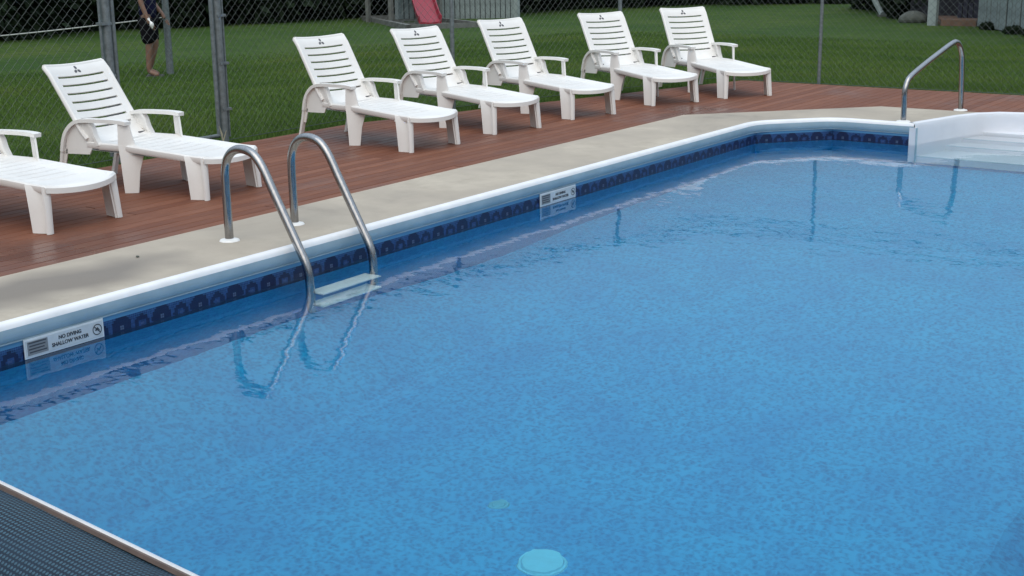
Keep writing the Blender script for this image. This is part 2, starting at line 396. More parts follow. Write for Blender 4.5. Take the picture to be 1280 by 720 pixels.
me.vertices.add(nv); me.vertices.foreach_set('co', V.ravel().astype(np.float32)); me.loops.add(nv); me.loops.foreach_set('vertex_index', np.arange(nv, dtype=np.int32))
me.polygons.add(nf); me.polygons.foreach_set('loop_start', np.arange(0, nv, 3, dtype=np.int32)); me.polygons.foreach_set('loop_total', np.full(nf, 3, dtype=np.int32)); me.update(); me.validate()
me.materials.append(M['blade'])
link('grass', me, kind='stuff', label='short green grass of the lawn beyond the fence', category='grass')

# ---------------------------------------------------------------- concrete apron
mb = MB()
mb.prism([(-5.8, -3), (-5.05, -3), (-5.05, 10.83), (-4.54, 11.40), (-3.845, 11.40), (-3.56, 12.445), (-4.49, 12.445), (-5.8, 10.99)], -.12, 0)
mb.prism([(-5.05, -3), (2.2, -3), (2.2, 1.55), (-5.05, 1.55)], -.12, 0)
mb.prism([(-.05, 1.55), (2.2, 1.55), (2.2, 12.445), (-1.54, 12.445), (-1.255, 11.40), (-.56, 11.40), (-.05, 10.83)], -.12, 0)
mb.prism([(-5.05, 1.55), (-4.54, 1.55), (-5.05, 2.13)], -.12, 0)
mb.prism([(-.05, 1.55), (-.05, 2.13), (-.56, 1.55)], -.12, 0)
mb.build('pool_apron', M['concrete'], kind='structure')

# ---------------------------------------------------------------- deck of boards
deck = root('deck', kind='structure')
mb = MB(); mb.prism([(-8.0, -2.9), (-5.81, -2.9), (-5.81, 10.98), (-4.46, 12.54), (2.1, 12.54), (2.1, 13.90), (-6.6, 13.90), (-8.0, 9.0)], -.2, -.034)
mb.build('joist_base', M['soil'], deck)
BW = .0945; gap = .003; x = -8.06
def ylo(x): return -2.95 if x < -5.8 else (10.995 + (x + 5.8) * (1.455 / 1.3) if x < -4.5 else (12.535 if abs(x + 2.55) < .66 else 12.50 if abs(x + 2.55) < .86 else 12.452))
def yhi(x): return 9.0 + (x + 8.06) * (4.95 / 1.43) if x < -6.63 else 13.95
bi = 0
while x < 2.0:
    xa, xb = x + gap / 2, x + BW - gap / 2
    if xa < -5.8 < xb: xb = -5.803
    lo0, lo1, hi0, hi1 = ylo(xa), ylo(xb), yhi(xa), yhi(xb)
    lo = max(lo0, lo1)
    cuts = []
    if xa < -5.81:
        off = [0.9, 2.7, 1.5, 3.3][bi % 4]; y_ = -2.95 + off
        while y_ < min(hi0, hi1) - .6: 
            if y_ > lo + .5: cuts.append(y_)
            y_ += 3.66
    ya = [(lo0, lo1)] + [(c + .002, c + .002) for c in cuts]; yb = [(c - .002, c - .002) for c in cuts] + [(hi0, hi1)]
    for (a0, a1), (b0, b1) in zip(ya, yb):
        dz = random.uniform(-.0012, .0012); e = .004
        vs = [(xa, a0, -.03), (xb, a1, -.03), (xb, b1, -.03), (xa, b0, -.03), (xa, a0, dz - e), (xb, a1, dz - e), (xb, b1, dz - e), (xa, b0, dz - e),
              (xa + e, a0, dz), (xb - e, a1, dz), (xb - e, b1, dz), (xa + e, b0, dz)]
        fs = [(3, 2, 1, 0), (8, 9, 10, 11), (0, 1, 5, 4), (1, 2, 6, 5), (2, 3, 7, 6), (3, 0, 4, 7), (4, 5, 9, 8), (5, 6, 10, 9), (6, 7, 11, 10), (7, 4, 8, 11)]
        MB().add(vs, fs).build('board', M['board'], deck)
    x += BW; bi += 1

# ---------------------------------------------------------------- pool shell, floor, coping
WL = -.168
left = [(-4.52, 1.6), (-5.0, 2.15), (-5.0, 10.81), (-4.52, 11.35), (-3.80, 11.35)]
right = [(-1.30, 11.35), (-.58, 11.35), (-.10, 10.81), (-.10, 2.15), (-.58, 1.6), (-4.52, 1.6)]
pool = root('pool', kind='structure')
def wall(path, z0, z1, u0=0):
    mb = MB(); s = u0
    for (a_, b_) in zip(path[:-1], path[1:]):
        L = math.dist(a_, b_)
        mb.add([(a_[0], a_[1], z0), (b_[0], b_[1], z0), (b_[0], b_[1], z1), (a_[0], a_[1], z1)], [(0, 1, 2, 3)], [[(s, z0), (s + L, z0), (s + L, z1), (s, z1)]])
        s += L
    return mb
FZ = -1.1
U0 = 3.9472 - 2.15 - math.dist(left[0], left[1]); U0 = .12 - (U0 % .24) + .24 * 20
U0 = (.12 - (3.9473 - 2.15 + math.dist(left[0], left[1]))) % .24
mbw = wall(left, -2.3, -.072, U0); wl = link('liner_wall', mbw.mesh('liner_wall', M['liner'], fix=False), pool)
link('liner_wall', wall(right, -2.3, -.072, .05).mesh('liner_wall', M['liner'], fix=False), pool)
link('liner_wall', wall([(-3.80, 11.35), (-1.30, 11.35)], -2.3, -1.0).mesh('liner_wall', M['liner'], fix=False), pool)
# floor: shallow shelf, slope, hopper
def floor_z(x, y):
    sm = lambda u: min(1, max(0, u)) ** 2 * (3 - 2 * min(1, max(0, u)))
    drop = .5 * sm((x + 1.35) / .75) * sm((6.4 - y) / .6) * sm((y - 2.5) / .8)
    side = .55 * max(0, min(1, (-4.2 - x) / .8)) * sm((7.5 - y) / 2.5)
    deep = .35 * sm((8.0 - y) / 2.6)
    return FZ + side - drop - deep
mb = MB(); fx = np.linspace(-5.02, -.08, 51); fy = np.linspace(1.58, 11.37, 99)
for i in range(50):
    for j in range(98):
        q = [(fx[i], fy[j]), (fx[i + 1], fy[j]), (fx[i + 1], fy[j + 1]), (fx[i], fy[j + 1])]
        mb.add([(px, py, floor_z(px, py)) for px, py in q], [(0, 1, 2, 3)], [[(px, py - 20) for px, py in q]])
link('liner_floor', mb.mesh('liner_floor', M['liner'], fix=False), pool)
# water body
mb = MB(); mb.prism([(-5.03, 1.57), (-.07, 1.57), (-.07, 11.38), (-1.27, 11.38), (-1.27, 12.52), (-3.84, 12.52), (-3.84, 11.38), (-5.03, 11.38)], -2.4, WL)
mb.build('water', M['water'], kind='structure')
# coping profile swept along the pool edge: (outward, z)
prof_top = [(.052, -.11), (.052, .004), (.045, .013), (.03, .018), (.012, .017), (.001, .012), (-.007, .002), (-.011, -.012)]
prof_face = [(-.011, -.012), (-.013, -.028), (-.013, -.045), (-.010, -.060), (-.006, -.069), (-.001, -.071), (-.001, -.074), (-.006, -.076), (-.005, -.080), (.01, -.082)]
def sweep(path, prof, mat, name):
    n = len(path); N = []
    for i in range(n):
        ns = []
        for a_, b_ in ((i - 1, i), (i, i + 1)):
            if 0 <= a_ and b_ < n:
                d_ = Vector((path[b_][0] - path[a_][0], path[b_][1] - path[a_][1])).normalized(); ns.append(Vector((-d_.y, d_.x)))
        if len(ns) == 2: m_ = (ns[0] + ns[1]).normalized(); m_ = m_ / max(.3, m_.dot(ns[0]))
        else: m_ = ns[0]
        N.append(m_)
    vs = []; k = len(prof)
    for p, nn in zip(path, N):
        for o, z in prof: vs.append((p[0] + nn.x * o, p[1] + nn.y * o, z))
    fs = [(i * k + j, (i + 1) * k + j, (i + 1) * k + j + 1, i * k + j + 1) for i in range(n - 1) for j in range(k - 1)]
    return MB().add(vs, fs).build(name, mat, cop, smooth=True)
def roundc(path, r=.16, k=5):
    out = [Vector(path[0])]
    for i in range(1, len(path) - 1):
        a_, b_, c_ = (Vector(path[j]) for j in (i - 1, i, i + 1)); p = b_ + (a_ - b_).normalized() * r; q = b_ + (c_ - b_).normalized() * r
        for j in range(k + 1): t_ = j / k; out.append((1 - t_) ** 2 * p + 2 * t_ * (1 - t_) * b_ + t_ * t_ * q)
    out.append(Vector(path[-1])); return [tuple(p) for p in out]
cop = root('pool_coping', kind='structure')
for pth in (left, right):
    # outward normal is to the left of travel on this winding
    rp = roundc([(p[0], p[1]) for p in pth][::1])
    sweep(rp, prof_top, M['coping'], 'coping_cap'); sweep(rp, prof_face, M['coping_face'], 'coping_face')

# moulded white steps in the end wall
steps = root('pool_steps', (-2.55, 11.9, 0), label='white moulded corner steps recessed into the far end wall of the pool', category='pool steps')
def off(mb): mb.v = [(v[0] + 2.55, v[1] - 11.9, v[2]) for v in mb.v]; return mb
so_ = [(-3.80, 11.35), (-3.62, 12.02), (-3.52, 12.25), (-3.38, 12.39), (-3.16, 12.455), (-2.8, 12.47), (-1.94, 12.455), (-1.72, 12.39), (-1.58, 12.25), (-1.48, 12.02), (-1.30, 11.35)]
mb = MB(); k = len(so_)
zz = [(-.0, 0.055), (.012, .05), (.018, .03), (.016, 0.0), (.006, -.02), (-.02, -.20), (-.04, -1.1)]   # (z handled below)
prof = [(.062, -.02), (.062, .006), (.05, .018), (.02, .022), (.0, .012), (-.008, -.01), (-.004, -.05), (-.02, -.30), (-.03, -1.1)]
n_ = len(so_); vs = []; N = []
for i in range(n_):
    d_ = Vector((so_[min(i + 1, n_ - 1)][0] - so_[max(i - 1, 0)][0], so_[min(i + 1, n_ - 1)][1] - so_[max(i - 1, 0)][1])).normalized(); N.append(Vector((-d_.y, d_.x)))
for p, nn in zip(so_, N):
    for o, z in prof: vs.append((p[0] + nn.x * o, p[1] + nn.y * o, z))
kk = len(prof); fs = [(i * kk + j, (i + 1) * kk + j, (i + 1) * kk + j + 1, i * kk + j + 1) for i in range(n_ - 1) for j in range(kk - 1)]
off(MB().add(vs, fs)).build('shell_wall', M['step'], steps, smooth=True)
def inset_poly(y0, y1, inset):
    P = [(x_ + (inset if x_ < -2.55 else -inset), min(y_ - inset * .6, y1)) for x_, y_ in so_]
    # keep part with y>=y0
    L = []
    for a_, b_ in zip(P[:-1], P[1:]):
        for q in (a_,):
            if q[1] >= y0: L.append(q)
        if (a_[1] - y0) * (b_[1] - y0) < 0:
            t_ = (y0 - a_[1]) / (b_[1] - a_[1]); L.append((a_[0] + t_ * (b_[0] - a_[0]), y0))
    if P[-1][1] >= y0: L.append(P[-1])
    return L[::-1]
for (y0, zt) in ((12.27, -.150), (12.02, -.27), (11.78, -.48), (11.36, -.72)):
    P = inset_poly(y0, 12.47, .004)
    nP = len(P); tm = MB().add([(*q, zt - .34) for q in P] + [(*q, zt) for q in P], [tuple(range(nP, 2 * nP)), tuple(reversed(range(nP)))] + [(i, (i + 1) % nP, (i + 1) % nP + nP, i + nP) for i in range(nP)])
    tr_ = off(tm).build('tread', M['step'], steps)
    xs_ = [p[0] for p in P if abs(p[1] - y0) < 1e-4]
    if len(xs_) >= 2 and zt < -.2:
        e = off(MB().box(min(xs_) + .03, max(xs_) - .03, y0 - .006, y0 + .02, zt - .022, zt + .003, M=None)); e.build('grip_edge', M['step_edge'], tr_)
for xc in (-3.80, -1.30):
    off(MB().box(xc - .035, xc + .02, 11.335, 11.37, -1.0, -.022)).build('flange', M['step'], steps)
    off(MB().box(xc + .022, xc + .030, 11.333, 11.36, -1.0, -.022)).build('seal_strip', M['step_edge'], steps)

# drain and faint fitting on the floor
def disc(mb, r0, r1, z0, z1, n=28, cx=0, cy=0):
    vs = [(cx + r0 * math.cos(2 * math.pi * i / n), cy + r0 * math.sin(2 * math.pi * i / n), z0) for i in range(n)] + [(cx + r1 * math.cos(2 * math.pi * i / n), cy + r1 * math.sin(2 * math.pi * i / n), z1) for i in range(n)]
    return mb.add(vs, [tuple(range(n, 2 * n)), tuple(reversed(range(n)))] + [(i, (i + 1) % n, n + (i + 1) % n, n + i) for i in range(n)])
dx_, dy_ = -2.678, 3.987
dr = root('floor_drain', (dx_, dy_, FZ - .35), label='pale turquoise round main drain cover on the pool floor', category='drain')
disc(MB(), .098, .094, .0, .008).build('drain_rim', M['drain'], dr, smooth=True)
disc(MB(), .086, .080, .008, .018).build('drain_cover', M['drain'], dr, smooth=True)
ex, ey = -3.081, 4.273
fl = root('floor_fitting', (ex, ey, FZ - .35), label='small faded round plug on the pool floor beyond the drain', category='plug')
disc(MB(), .045, .04, 0, .008).build('plug_rim', M['plug'], fl, smooth=True); disc(MB(), .03, .025, .008, .014).build('plug_cap', M['plug'], fl, smooth=True)

# ---------------------------------------------------------------- signs
def text_mesh(body, size, mat, bold=.0):
    cu = bpy.data.curves.new('txt', 'FONT'); cu.body = body; cu.size = size; cu.align_x = 'CENTER'; cu.align_y = 'CENTER'; cu.extrude = .0006; cu.offset = bold
    o = bpy.data.objects.new('txt', cu); COL.objects.link(o); dg = bpy.context.evaluated_depsgraph_get()
    me = bpy.data.meshes.new_from_object(o.evaluated_get(dg)); bpy.data.objects.remove(o); me.materials.clear(); me.materials.append(mat); return me
def sign(y0, y1, zc, label):
    W, Hh = y1 - y0, .088
    r = root('depth_sign', (-4.992, (y0 + y1) / 2, zc), label=label, category='sign', group='warning signs on the pool wall')
    r.rotation_euler = (math.pi / 2, 0, math.pi / 2)      # local x -> +Y, local y -> up, local z -> +X
    MB().box(-W / 2, W / 2, -Hh / 2, Hh / 2, 0, .004).build('sign_rim', M['sign_rim'], r)
    MB().box(-W / 2 + .007, W / 2 - .007, -Hh / 2 + .007, Hh / 2 - .007, .004, .006).build('sign_face', M['sign'], r)
    g = MB().box(-W / 2 + .014, -W / 2 + .120, -Hh / 2 + .013, Hh / 2 - .013, .006, .0066).build('side_label', M['sign_grey'], r)
    mb = MB()
    for i in range(4): mb.box(-W / 2 + .02 + .004 * (i % 2), -W / 2 + .113 - .006 * (i % 3), .024 - i * .014 - .003, .024 - i * .014 + .003, .0066, .0071)
    mb.build('small_print', M['sign_ink'], g)
    for t_, sz, yy in (('NO DIVING', .0235, .014), ('SHALLOW WATER', .0235, -.014)):
        o = link('lettering', text_mesh(t_, sz, M['sign_ink'], .0006), r); o.location = (.026, yy, .0072)
    mb = MB(); n = 24; R0, R1 = .026, .0215; cx = W / 2 - .038
    vs = [(cx + R_ * math.cos(2 * math.pi * i / n), R_ * math.sin(2 * math.pi * i / n), .0075) for R_ in (R0, R1) for i in range(n)]
    mb.add(vs, [(i, (i + 1) % n, n + (i + 1) % n, n + i) for i in range(n)])
    mb.ribbon([(cx - .017, .017, .0078), (cx + .017, -.017, .0078)], (.0015, .0015, 0), (0, 0, .0003))
    mb.ribbon([(cx - .010, -.004, .0077), (cx + .004, .008, .0077)], (.0028, -.0028, 0), (0, 0, .0003))
    mb.ribbon([(cx + .003, .006, .0077), (cx + .012, -.006, .0077)], (.0018, .0014, 0), (0, 0, .0003))
    mb.build('no_diving_symbol', M['sign_ink'], r)
sign(3.412, 3.836, -.122, 'no diving sign on the pool wall left of the ladder, nearest the camera')
sign(7.44, 7.88, -.126, 'no diving sign on the pool wall midway between ladder and far corner')

# ---------------------------------------------------------------- ladder
lad = root('pool_ladder', (-5.43, 5.315, 0), label='steel pool ladder with two tall looped handrails over the coping', category='ladder')
LP = [(-5.435, -.10), (-5.437, .12), (-5.438, .32), (-5.432, .40), (-5.405, .465), (-5.35, .505), (-5.28, .513), (-5.21, .490), (-5.15, .425), (-5.09, .32), (-5.0, .165), (-4.91, .01), (-4.872, -.06), (-4.856, -.12), (-4.852, -.2), (-4.85, -.38), (-4.85, -.58), (-4.847, -.68)]
for yy in (5.06, 5.57):
    y_ = yy - 5.315
    P = smoothpath([(a_ + 5.43, y_, b_) for a_, b_ in LP], 4)
    rl = MB().tube(P, .0235, 16).build('handrail', M['steel'], lad, smooth=True)
    disc(disc(MB(), .056, .050, 0.0005, .008, 24, -.005, y_), .046, .030, .008, .014, 24, -.005, y_).build('escutcheon', M['white_trim'], rl, smooth=True)
for zt in (-.335, -.56):
    tr_ = MB().box(.535, .650, -.234, .234, zt - .022, zt, .006)
    for k_ in range(4): tr_.box(.548 + k_ * .024, .560 + k_ * .024, -.21, .21, zt, zt + .003)
    tr_.build('tread', M['tread_l'], lad, smooth=True)
# grab rail by the steps
A_, B_ = Vector((-3.952, 11.51, 0)), Vector((-3.768, 12.50, 0)); L_ = (B_ - A_).length
gr_ = root('grab_rail', A_, math.atan2(B_.y - A_.y, B_.x - A_.x), label='bent steel grab rail on the concrete beside the white pool steps', category='handrail')
P = smoothpath([(0, 0, -.08), (0, 0, .12), (-.005, 0, .25), (.015, 0, .315), (.07, 0, .375), (.3, 0, .465), (.6, 0, .565), (.76, 0, .615), (.84, 0, .625), (.905, 0, .59), (.95, 0, .52), (.97, 0, .45), (.99, 0, .25), (L_, 0, 0), (L_, 0, -.08)], 4)
MB().tube(P, .0235, 14).build('rail_tube', M['steel'], gr_, smooth=True)
for q in (0, L_): disc(disc(MB(), .062, .056, 0.0005, .008, 24, q), .05, .03, .008, .015, 24, q).build('escutcheon', M['white_trim'], gr_, smooth=True)

# ---------------------------------------------------------------- loungers
W_ = .55
def legplate(mb, Y, levels, th=.013, n=6):
    vs = []
    for z, a_, b_ in levels:
        for off_ in (0, th):
            for i in range(n + 1):
                t_ = i / n; x_ = a_[0] + (b_[0] - a_[0]) * t_; y_ = a_[1] + (b_[1] - a_[1]) * t_; dx_, dy_ = b_[0] - a_[0], b_[1] - a_[1]; L_ = math.hypot(dx_, dy_)
                bl = .006 * 4 * t_ * (1 - t_) - off_; vs.append((x_ + dy_ / L_ * bl, Y(y_ - dx_ / L_ * bl), z))
    k = n + 1; m_ = 2 * k; fs = []
    for l_ in range(len(levels) - 1):
        b0, b1 = l_ * m_, (l_ + 1) * m_
        for i in range(n): fs += [(b0 + i, b0 + i + 1, b1 + i + 1, b1 + i), (b0 + k + i, b1 + k + i, b1 + k + i + 1, b0 + k + i + 1)]
        for i in (0, n): fs.append((b0 + i, b1 + i, b1 + k + i, b0 + k + i))
    for b0 in (0, (len(levels) - 1) * m_):
        for i in range(n): fs.append((b0 + i, b0 + k + i, b0 + k + i + 1, b0 + i + 1))
    return mb.add(vs, fs)
def make_lounger():
    r = root('sun_lounger')
    # seat ------------------------------------------------------
    def sz(x): return .272 + .038 * min(1, max(0, -x / .6)) + (.006 if x < -.8 else 0) + .012 * math.exp(-((x + .05) / .12) ** 2) * 0
    def tipx(y):   # bowed foot edge
        u = (y - W_ / 2) / (W_ / 2); return .068 + .088 * (1 - u * u)
    mb = MB(); ny = 12
    ya = [.015 + (W_ - .03) * j / ny for j in range(ny + 1)]
    def row(xf, dz, lo=0, hi=ny):
        out = []
        for j in range(lo, hi + 1):
            x_ = xf if xf <= -.12 else -.12 + (xf + .12) * (tipx(ya[j]) + .12) / .175
            u = (ya[j] - W_ / 2) / (W_ / 2); crown = -.010 * (1 - u * u) + .006 * abs(u) ** 6
            out.append((x_, ya[j], sz(x_) + crown + dz))
        return out
    # solid seat sheet with recessed grooves
    xs_ = [-.90]; g_ = -.80
    seq = [(-.90, 0), (-.808, 0)]
    xx = -.80
    while xx < -.04:
        seq += [(xx, -.009), (xx + .012, -.009), (xx + .015, 0), (xx + .080, 0)]
        xx += .086
    seq += [(.02, 0), (.045, -.003), (.055, -.014), (.055, -.045)]
    seq = [(-.90, -.035)] + seq
    # groove only between side rails
    vs = []; nr = 0; base_ = []
    for x_, dz in seq:
        rw = row(x_, 0); base_.append(rw)
        for j, p in enumerate(rw):
            e = dz if (dz < -.0095 or 2 <= j <= ny - 2) else 0
            vs.append((p[0], p[1], p[2] + e))
        nr += 1
    fs = [(i * (ny + 1) + j, (i + 1) * (ny + 1) + j, (i + 1) * (ny + 1) + j + 1, i * (ny + 1) + j + 1) for i in range(nr - 1) for j in range(ny) if not (seq[i][1] == -.009 and seq[i + 1][1] == -.009 and 2 <= j < ny - 2)]
    b = len(vs)
    mb.add(vs, fs)
    for side_ in (0, ny):
        sg = -1 if side_ == 0 else 1; pv = []
        NR = nr
        for i in range(NR):
            q = vs[i * (ny + 1) + side_]; bz = base_[i][side_][2]; pv += [q, (q[0], q[1] + sg * .007, min(q[2], bz - .008)), (q[0], q[1] + sg * .008, bz - .034), (q[0], q[1], bz - .046)]
        mb.add(pv, [(i * 4 + j, (i + 1) * 4 + j, (i + 1) * 4 + j + 1, i * 4 + j + 1) for i in range(NR - 1) for j in range(3)])
    mb.add([(-.9, .02, .262), (.04, .02, .235), (.04, W_ - .02, .235), (-.9, W_ - .02, .262)], [(0, 1, 2, 3)])
    mb.build('seat', M['plastic'], r, smooth=True)
    # backrest: local run t from (-.87,.30) up to (-1.175,.815)
    B0, B1 = Vector((-.862, 0, .292)), Vector((-1.178, 0, .818)); D = B1 - B0; L = D.length; D.normalize(); Nn = Vector((D.z, 0, -D.x)) # faces forward/up
    def bp_(t, y, d=0):
        u = (y - W_ / 2) / (W_ / 2); bow = -.026 * (1 - u * u) + .05 * (t / L - .5) ** 2 * 0
        curl = .045 * max(0, (.10 - t) / .10) ** 2 - .012 * max(0, (t - L + .05) / .05) ** 2
        return B0 + D * t + Nn * (bow + curl + d) + Vector((0, y, 0))
    def slab(t0, t1, y0, y1, th=.014, nt_=1, ny_=10, rim=False):
        mb = MB(); vs = []
        for d_ in (0, -th):
            for i in range(nt_ + 1):
                for j in range(ny_ + 1): vs.append(bp_(t0 + (t1 - t0) * i / nt_, y0 + (y1 - y0) * j / ny_, d_))
        m_ = (nt_ + 1) * (ny_ + 1); fs = []
        ix = lambda i, j, s_: s_ * m_ + i * (ny_ + 1) + j
        for i in range(nt_):
            for j in range(ny_): fs += [(ix(i, j, 0), ix(i + 1, j, 0), ix(i + 1, j + 1, 0), ix(i, j + 1, 0)), (ix(i, j + 1, 1), ix(i + 1, j + 1, 1), ix(i + 1, j, 1), ix(i, j, 1))]
        for i in range(nt_):
            for j, in ((0,), (ny_,)): fs.append((ix(i, j, 0), ix(i + 1, j, 0), ix(i + 1, j, 1), ix(i, j, 1)))
        for j in range(ny_):
            for i in (0, nt_): fs.append((ix(i, j, 0), ix(i, j + 1, 0), ix(i, j + 1, 1), ix(i, j, 1)))
        return mb.add(vs, fs)
    head, foot_, ns = .088, .128, 7
    slot = .0155; pitch = (L - head - foot_ - slot) / (ns - 1)
    fr_ = MB()
    for q in (slab(L - head, L, .012, W_ - .012, nt_=3, ny_=14), slab(0, foot_, .03, W_ - .03, nt_=5, ny_=14), slab(foot_, L - head, .012, .065, nt_=6, ny_=2), slab(foot_, L - head, W_ - .065, W_ - .012, nt_=6, ny_=2)):
        fr_.add(q.v, q.f)
    # raised outer rims and rolled top
    for y_ in (.012, W_ - .012):
        fr_.tube([bp_(foot_ * .4 + (L - foot_ * .4) * i / 8, y_, -.012) for i in range(9)], .017, 8)
    fr_.tube([bp_(L, .012 + (W_ - .024) * i / 12, -.012) for i in range(13)], .017, 8)
    bk = fr_.build('backrest', M['plastic'], r, smooth=True)
    for i in range(ns - 1):
        t0 = foot_ + slot + i * pitch
        slab(t0, t0 + pitch - slot, .0655, W_ - .0655, th=.013).build('slat', M['plastic'], bk, smooth=True)
    # three-leaf emblem
    mb = MB(); tc_ = L - .046
    for an in (90, 215, 325):
        c_ = bp_(tc_, W_ / 2, 0); a_ = math.radians(an); cy, ct = math.cos(a_) * .019, math.sin(a_) * .019
        n = 12; pts = []
        for k_ in range(n):
            q = 2 * math.pi * k_ / n; u, v = .0145 * math.cos(q), .0105 * math.sin(q)
            yy = W_ / 2 + cy + u * math.cos(a_) - v * math.sin(a_); tt = tc_ + ct + u * math.sin(a_) + v * math.cos(a_)
            pts.append(bp_(tt, yy, .0012))
        mb.add(pts, [tuple(range(n))])
    mb.build('emblem', M['logo'], bk)
    # arms and legs, both sides
    for sd in (0, 1):
        Y = (lambda y: y) if sd == 0 else (lambda y: W_ - y)
        ax = lambda u, v, w_: (u, Y(w_), v)
        # arm: front post, flat top, sweeping rear support
        path = smoothpath([(-.540, .452), (-.575, .457), (-.62, .459), (-.68, .460), (-.86, .456), (-.95, .448), (-1.01, .425), (-1.065, .375), (-1.098, .31), (-1.115, .24)], 4)
        P = [(p.x, Y(.018), p.y) for p in path]; n_ = len(P); wv = []; hv = []
        for i in range(n_):
            t_ = Vector(P[min(i + 1, n_ - 1)]) - Vector(P[max(i - 1, 0)]); t_.normalize(); nn = Vector((t_.z, 0, -t_.x))
            wv.append(Vector((0, .028, 0))); hv.append(nn * .012)
        arm = MB().ribbon(P, wv, hv)
        legplate(arm, Y, [(.452, (-.612, .000), (-.545, .030)), (.40, (-.612, -.004), (-.535, .034)), (.30, (-.612, -.010), (-.515, .045))])
        # wing panel behind the arm
        arm.plate([(-1.10, .225), (-.885, .232), (-.845, .30), (-.85, .38), (-.885, .448), (-.95, .445), (-1.02, .415), (-1.07, .36)], .012, .020, ax)
        arm.ribbon([(-.80, Y(.022), .295), (-.835, Y(.022), .36), (-.85, Y(.022), .41), (-.885, Y(.022), .452)], (0, .020, 0), [(.012, 0, .002), (.009, 0, .002), (.009, 0, .003), (.012, 0, .004)])
        arm.build('armrest', M['plastic'], r, smooth=True)
        # middle leg
        lg = MB(); legplate(lg, Y, [(.312, (-.612, -.010), (-.51, .045)), (.28, (-.606, -.012), (-.462, .078)), (.24, (-.600, -.012), (-.474, .068)), (.14, (-.592, -.012), (-.496, .050)), (0, (-.582, -.012), (-.506, .034))])
        lg.build('leg', M['plastic'], r, smooth=True)
        # foot leg
        lg = MB(); legplate(lg, Y, [(.272, (-.078, -.002), (.058, .052)), (.24, (-.064, -.010), (.062, .048)), (.14, (-.050, -.012), (.068, .038)), (0, (-.034, -.014), (.078, .026))])
        legplate(lg, Y, [(.268, (.062, .000), (.064, .054)), (.15, (.073, -.004), (.075, .042)), (0, (.084, -.010), (.086, .030))], th=.012)
        lg.build('leg', M['plastic'], r, smooth=True)
        # rear leg
        lg = MB().ribbon([(-1.112, Y(.018), .27), (-1.135, Y(.018), .18), (-1.165, Y(.018), .08), (-1.188, Y(.018), 0)], [(0, .022, 0), (0, .018, 0), (0, .017, 0), (0, .019, 0)], [(.012, 0, 0)] * 4)
        lg.plate([(-1.115, .26), (-1.075, .255), (-1.11, .14), (-1.135, .14)], .012, .02, ax)
        lg.build('leg', M['plastic'], r, smooth=True)
    # cross-member behind and support bar
    MB().box(-1.10, -1.06, .02, W_ - .02, .235, .262).build('crossbar', M['plastic'], r)
    for y_ in (.15, W_ - .15): MB().ribbon([(-1.075, y_, .262), (-1.045, y_, .43)], (0, .012, 0), (.008, 0, 0)).build('prop', M['plastic'], r)
    for y_ in (.06, W_ - .06): MB().tube([(-.865, y_ - .028, .318), (-.865, y_ + .028, .318)], .009, 8).build('hinge_pin', M['logo'], r)
    return r
proto = make_lounger()
GRP = 'white sun loungers in a row on the deck'
spots = [((-6.500, 4.620), 5.5, 'white sun lounger nearest the camera, only its foot end and one armrest in view'),
         ((-6.497, 5.792), 7.5, 'white sun lounger in front of the thick fence post, behind the ladder loops'),
         ((-6.614, 7.989), -5.0, 'white sun lounger just beyond the ladder, standing apart from the lounger by the gate posts'),
         ((-6.626, 9.100), -10.5, 'white sun lounger whose backrest covers the foot of the red slide'),
         ((-6.565, 10.206), -13.3, 'white sun lounger in the middle of the far five, beside the thin post'),
         ((-6.427, 11.440), -24, 'white sun lounger next to last towards the deck corner, its back before a fence post'),
         ((-6.090, 12.310), -30, 'white sun lounger farthest from the camera, at the corner of the deck')]
for i, (p, a_, lb) in enumerate(spots):
    o = proto if i == 0 else copy_tree(proto)
    tilt = math.radians([2, 2.5, 0, 1.5, -1, 0.5, -1.5][i]); pv_ = Vector((-.862, 0, .292)); Rm = Matrix.Rotation(-tilt, 4, 'Y')
    for ch in o.children:
        if ch.name.startswith('backrest') : ch.matrix_basis = Matrix.Translation(pv_) @ Rm @ Matrix.Translation(-pv_)
    o.location = (p[0], p[1], 0.001); o.rotation_euler.z = math.radians(a_); o['label'] = lb; o['category'] = 'sun lounger'; o['group'] = GRP

# ---------------------------------------------------------------- chain link fence
fence = root('chain_link_fence', (-8.3, 7, 0), label='galvanised chain link fence with gate running round the deck edge', category='fence')
FO = Vector((-8.3, 7, 0)); FH = 1.35
def fo(mb): mb.v = [(v[0] + 8.3, v[1] - 7, v[2]) for v in mb.v]; return mb
def post(x_, y_, r_, h_=FH + .03, name='post'):
    mb = MB().tube([(x_, y_, -.3), (x_, y_, h_)], r_, 12).tube([(x_, y_, h_), (x_, y_, h_ + .02), (x_, y_, h_ + .035)], [r_ * 1.25, r_ * 1.15, r_ * .3], 12)
    o = fo(mb).build(name, M['galv'], fence, smooth=True); return o
line = [(-8.3, -2.4), (-8.3, 9.3), (-7.05, 14.07), (3.0, 14.07)]
for x_, y_, r_ in ((-8.3, -2.4, .03), (-8.3, .6, .022), (-8.3, 3.6, .022), (-8.3, 6.65, .034), (-8.3, 7.75, .034), (-8.000, 10.445, .021), (-7.431, 12.615, .021), (-5.78, 14.05, .019), (-3.0, 14.07, .021), (0, 14.07, .021), (3.0, 14.07, .03)):
    post(x_, y_, r_)
